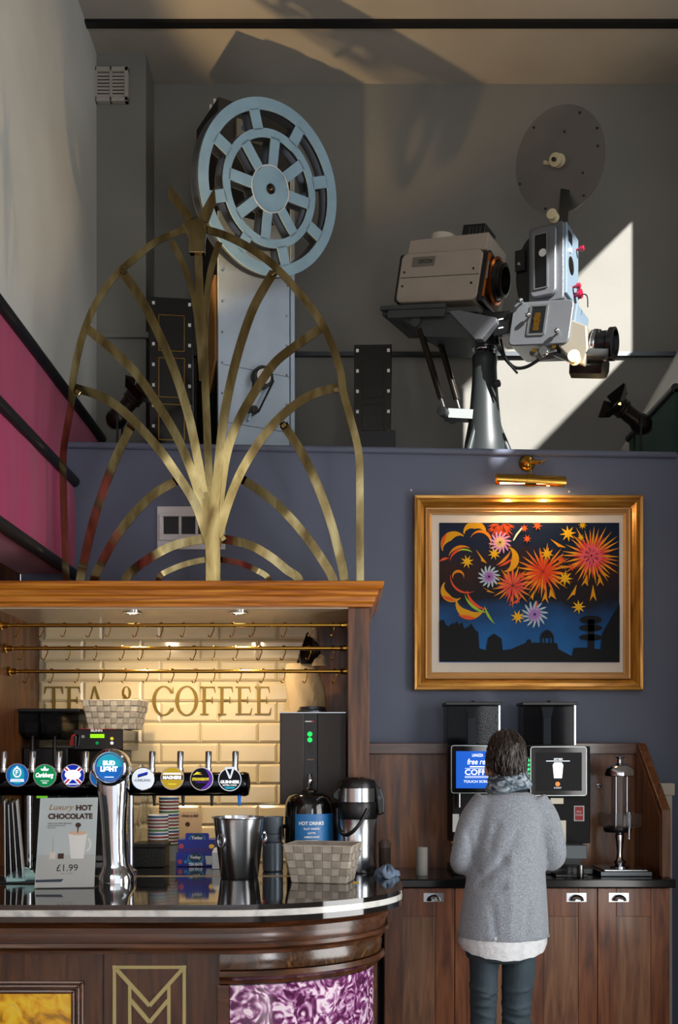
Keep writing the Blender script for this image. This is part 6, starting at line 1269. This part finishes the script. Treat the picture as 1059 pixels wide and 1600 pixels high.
# ------------------------------------------------------------------ the person at the coffee machine
dW = 4.06; sW = S(dW)
pn = thing('person', 'person with short dark grey hair in a grey knit jumper and jeans, seen from behind', 'person', (X(790, dW), dW, 0))
def ring3(px, py, hw, hd, dd=0, n=28, tilt=0):
    c = P(px, py, dW); c.y += dd; return [c + V(hw/sW*cos(2*pi*k/n), hd*sin(2*pi*k/n), tilt*sin(2*pi*k/n)) for k in range(n)]
def remesh(name, mb, mm, voxel, parent, smooth=2, label=None):
    o = obj('tmp', mb, mm); m = o.modifiers.new('r', 'REMESH'); m.mode = 'VOXEL'; m.voxel_size = voxel
    if smooth: s_ = o.modifiers.new('s', 'SMOOTH'); s_.factor = .5; s_.iterations = smooth
    dg = bpy.context.evaluated_depsgraph_get(); me = bpy.data.meshes.new_from_object(o.evaluated_get(dg)); L = o.location.copy(); old = o.data
    bpy.data.objects.remove(o); bpy.data.meshes.remove(old)
    Mi = Matrix.Translation(L - parent.location); me.transform(Mi); me.name = name
    me.polygons.foreach_set('use_smooth', [True]*len(me.polygons)); me.materials.clear(); me.materials.append(mm)
    q = bpy.data.objects.new(name, me); COL.objects.link(q); q.parent = parent
    if label: q['label'] = label
    return q
def limb(pts, rr, n=18): return MB().tube(smooth_path(pts, 4), [r for i in range(len(rr)-1) for r in [rr[i] + (rr[i+1]-rr[i])*k/4 for k in range(4)]] + [rr[-1]], n)
hc = P(790.5, 1186, dW)
# body: head, neck, trunk, arms, hands in one skin
bd = MB()
hr = []
for (dz, rx, ry, oy) in ((-.115, .030, .040, .055), (-.10, .046, .062, .035), (-.07, .060, .082, .015), (-.03, .069, .094, .004), (.01, .073, .098, 0), (.05, .071, .094, -.002), (.08, .058, .078, -.004), (.10, .036, .048, -.004), (.108, .012, .016, -.004)):
    hr.append([hc + V(rx*cos(2*pi*k/24), oy + ry*sin(2*pi*k/24), dz) for k in range(24)])
bd.loft(hr)
bd.sphere(hc + V(0, .105, -.03), .012, .018, .022, 10, 8)                       # nose
for s2 in (-1, 1): bd.sphere(hc + V(s2*.076, .004, -.042), .010, .018, .030, 10, 8)   # ears
bd.cyl(hc + V(0, -.005, -.06), P(792, 1262, dW), .050, .062, 20)
bd.loft([ring3(794, 1262, 44, .075), ring3(794, 1300, 42, .08), ring3(790, 1400, 50, .09), ring3(786, 1470, 54, .10)])
armL = [P(752, 1262, dW), P(722, 1330, dW - .02), V(X(722, dW), dW + .12, Z(1350, dW)), V(X(738, dW), dW + .30, Z(1338, dW))]
armR = [P(843, 1262, dW), P(866, 1328, dW - .02), V(X(864, dW), dW + .12, Z(1346, dW)), V(X(846, dW), dW + .30, Z(1334, dW))]
for arm, s2 in ((armL, 1), (armR, -1)):
    bd.join(limb(arm, [.045, .030, .028, .024], 14))
    w_ = arm[-1]; f = (arm[-1] - arm[-2]).normalized(); sd = V(0,0,1).cross(f).normalized()
    bd.tube([w_, w_ + f*.035, w_ + f*.075], [.024, .036, .033], 12)
    for k, (ln, off) in enumerate(((.062, -.027), (.072, -.009), (.068, .009), (.052, .026))):
        b0_ = w_ + f*.068 + sd*off*.9; bd.tube([b0_, b0_ + f*ln*.45 + V(0,0,-.004), b0_ + f*ln*.8 + V(0,0,-.018), b0_ + f*ln + V(0,0,-.030)], [.0095, .009, .0085, .006], 8)
    th = w_ + f*.03 + sd*.028*(1 if s2 < 0 else -1); o_ = sd*(1 if s2 < 0 else -1); bd.tube([th, th + f*.022 + o_*.02, th + f*.05 + o_*.028 + V(0,0,-.008)], [.012, .0105, .008], 8)
body = remesh('body', bd, M_['skin'], .0065, pn, 3)
for s2 in (-1, 1):
    obj('eye', MB().sphere(hc + V(s2*.03, .088, .0), .011, n=12, m=8), M_['white'], pn, 60); obj('iris', MB().sphere(hc + V(s2*.03, .096, .0), .005, n=8, m=6), M_['ink'], pn, 60)
obj('mouth', MB().sphere(hc + V(0, .088, -.068), .022, .008, .006, 12, 6), mat('lips', '#9a5a52', .5), pn, 60)
# hair: cap of short locks, open at the face and over the ears
hm = MB(); hrn = []
for (dz, rx, ry, oy) in ((-.072, .044, .052, -.022), (-.055, .056, .070, -.020), (-.03, .065, .088, -.014), (.0, .072, .098, -.012), (.035, .075, .102, -.010), (.065, .071, .096, -.010), (.088, .060, .078, -.008), (.104, .040, .054, -.008), (.114, .014, .018, -.008)):
    hrn.append([hc + V(rx*cos(2*pi*k/32)*(1 + .012*sin(7*k + dz*90)), oy + ry*sin(2*pi*k/32)*(1 + .015*sin(5*k + dz*70)) - (.0 if sin(2*pi*k/32) < .35 else max(0, .055 - dz)*.62), dz + .004*sin(6*k)) for k in range(32)])
hair = obj('hair', hm.loft(hrn), M_['hair'], pn, 70)
rnd = random.Random(4); lk = MB()
for k in range(330):
    a = rnd.uniform(pi*.92, pi*2.08) if k < 230 else rnd.uniform(0, 2*pi); t_ = rnd.uniform(-.02, .10) if k < 230 else rnd.uniform(.09, .1165); sc2 = sqrt(max(.05, 1 - (t_/.118)**2)); p0 = hc + V(.074*sc2*cos(a), -.010 + .100*sc2*sin(a), t_)
    ln = rnd.uniform(.03, .055); t2 = t_ - ln; sc3 = sqrt(max(.05, 1 - (max(abs(t2) - .02, 0)/.115)**2))
    p2 = hc + V(.0745*sc3*cos(a + rnd.uniform(-.18, .18)), -.011 + .1015*sc3*sin(a), max(t2, -.078)); m_ = (p0 + p2)/2; m_ += (m_ - hc).normalized()*.005
    lk.tube([p0, m_, p2], [.004, .0055, .0015], 5)
tag(obj('hair_locks', lk, M_['hair'], pn, 70), kind='stuff')
# jumper
jm = MB()
jm.loft([ring3(795, 1236, 27, .065, .01), ring3(795, 1243, 42, .085), ring3(796, 1256, 56, .10), ring3(796, 1275, 59, .115), ring3(794, 1310, 57, .125, -.005), ring3(791, 1350, 59, .13, -.01), ring3(788, 1400, 65, .14, -.012), ring3(786, 1435, 69, .145, -.012), ring3(785, 1462, 71, .148, -.012)])
jm.join(limb([P(764, 1256, dW), P(740, 1285, dW - .01), P(722, 1335, dW - .02), V(X(724, dW), dW + .03, Z(1349, dW)), V(X(726, dW), dW + .13, Z(1348, dW)), V(X(737, dW), dW + .27, Z(1339, dW))], [.07, .062, .046, .05, .045, .038]))
jm.join(limb([P(830, 1256, dW), P(850, 1282, dW - .01), P(866, 1328, dW - .02), V(X(863, dW), dW + .03, Z(1343, dW)), V(X(862, dW), dW + .13, Z(1342, dW)), V(X(847, dW), dW + .27, Z(1335, dW))], [.07, .062, .047, .05, .045, .038]))
jumper = remesh('jumper', jm, M_['sweater'], .008, pn, 9)
# soft folds pressed into the knit (real relief)
me = jumper.data
folds = [((744, 1374), (778, 1340), .016, -.010), ((778, 1340), (798, 1300), .020, -.006), ((740, 1384), (776, 1380), .012, -.010), ((728, 1300), (742, 1360), .012, -.008), ((790, 1330), (788, 1460), .016, .004), ((838, 1290), (846, 1445), .020, -.006), ((760, 1320), (770, 1285), .014, -.006), ((760, 1410), (766, 1455), .016, -.006), ((815, 1400), (812, 1455), .016, -.005)]
fl = [(P(a[0], a[1], dW), P(b[0], b[1], dW), r, h) for a, b, r, h in folds]
for v in me.vertices:
    w_ = v.co + pn.location
    if w_.y > dW + .02: continue
    for a, b, r, h in fl:
        ab = V(b.x-a.x, 0, b.z-a.z); t_ = max(0, min(1, ((w_.x-a.x)*ab.x + (w_.z-a.z)*ab.z)/ab.dot(ab))); dx = w_.x - a.x - ab.x*t_; dz = w_.z - a.z - ab.z*t_; v.co.y -= h*math.exp(-(dx*dx + dz*dz)/(r*r))
obj('hem_seam', MB().tube(ring3(785, 1459, 71.2, .149, -.012, 40), .0022, 6, True), M_['sweater'], jumper, 60)
obj('collar_band', MB().loft([ring3(795, 1236, 31, .072, .005), ring3(795, 1232, 29, .068, .005), ring3(795, 1232, 27, .064, .005), ring3(795, 1237, 29, .068, .005)], caps=False), mat('navy_collar', '#141a26', .8), jumper, 60)
# shirt tail
st_ = [ring3(785, 1452, 68, .142, -.01, 48)]; 
r1 = ring3(784, 1470, 69, .145, -.012, 48); r2 = ring3(784, 1480, 66, .142, -.012, 48)
for k, q in enumerate(r2): q.z += -.008*sin(2*pi*k/48*1) * (-1) - .018*max(0, -sin(2*pi*k/48))*1 + .010*abs(cos(2*pi*k/48)) + .002*sin(k*2.1)
obj('shirt_tail', MB().loft(st_ + [r1, r2, [V(q.x, q.y, q.z + .002)*1 for q in r2]], caps=False), M_['shirt'], pn, 70)
# jeans
jn = MB(); 
jn.loft([ring3(783, 1440, 55, .125), ring3(782, 1478, 57, .130), ring3(782, 1494, 54, .125), ring3(782, 1499, 48, .10)])
Lg = [(757, 1478, 25, .10), (756.5, 1498, 23.5, .10), (755.5, 1520, 21.5, .092), (755, 1550, 20.5, .085), (755, 1580, 20, .075), (755, 1612, 19.5, .066), (755, 1650, 19.5, .066), (755, 1700, 17, .055), (755, 1750, 14, .046), (755, 1778, 14, .046)]
Rg = [(809, 1478, 27, .10), (810, 1498, 26, .10), (810, 1520, 25.5, .092), (807.5, 1550, 23.5, .085), (806.5, 1580, 21.5, .075), (806, 1612, 20.5, .066), (806, 1650, 20, .066), (806, 1700, 17, .055), (806, 1750, 14, .046), (806, 1778, 14, .046)]
for G in (Lg, Rg): jn.loft([ring3(*g, 0, 24) for g in G])
jeans = remesh('jeans', jn, M_['jeans'], .005, pn, 3)
rnd = random.Random(8); wr = []
for G in (Lg, Rg):
    for k in range(9): y = rnd.uniform(1535, 1600); wr.append((G[0][0] if y < 1530 else G[3][0], Z(y, dW), rnd.uniform(-.35, .35), rnd.uniform(.004, .007)))
for v in jeans.data.vertices:
    w_ = v.co + pn.location
    for gx, z_, sl, h in wr:
        dx = w_.x - X(gx, dW)
        if abs(dx) < .075: dz = w_.z - z_ - sl*dx; f_ = math.exp(-dz*dz/(.008**2)); v.co.y -= h*f_ if w_.y < dW else -h*f_; v.co.x += .25*h*f_*(1 if dx > 0 else -1)
for gx in (755, 805):
    c_ = V(X(gx, dW), dW, 0); sh = []
    for (y, wd, h) in ((-.075, .028, .06), (-.05, .036, .085), (.0, .038, .09), (.06, .040, .07), (.12, .044, .055), (.165, .036, .042), (.185, .018, .03)): sh.append([c_ + V(wd*cos(2*pi*k/16), y, .002 + h*max(0, .5 + .5*sin(2*pi*k/16))) for k in range(16)])
    obj('shoe', MB().loft(sh), M_['black'], pn, 60)
# scarf
sc_ = MB(); 
rs_ = []
for (py, hw, hd, dd, cx) in ((1236, 33, .082, .0, 795), (1232, 36, .09, .0, 795), (1226, 35.5, .09, .0, 795), (1222, 32, .083, .0, 794), (1219, 33.5, .085, .0, 794), (1213, 32, .082, .0, 793.5), (1208, 28, .073, .002, 793), (1205, 25.5, .066, .004, 793), (1209, 23, .06, .004, 793)):
    rg = ring3(cx, py, hw, hd, dd, 40)
    for k, q in enumerate(rg): a = 2*pi*k/40; q.z += .010*cos(a) + .004*sin(3*a + py) ; q.x += .003*sin(5*a + py*.7); q.y += .004*sin(4*a + py*.5)
    rs_.append(rg)
obj('scarf', sc_.loft(rs_, caps=False), M_['scarf'], pn, 70)
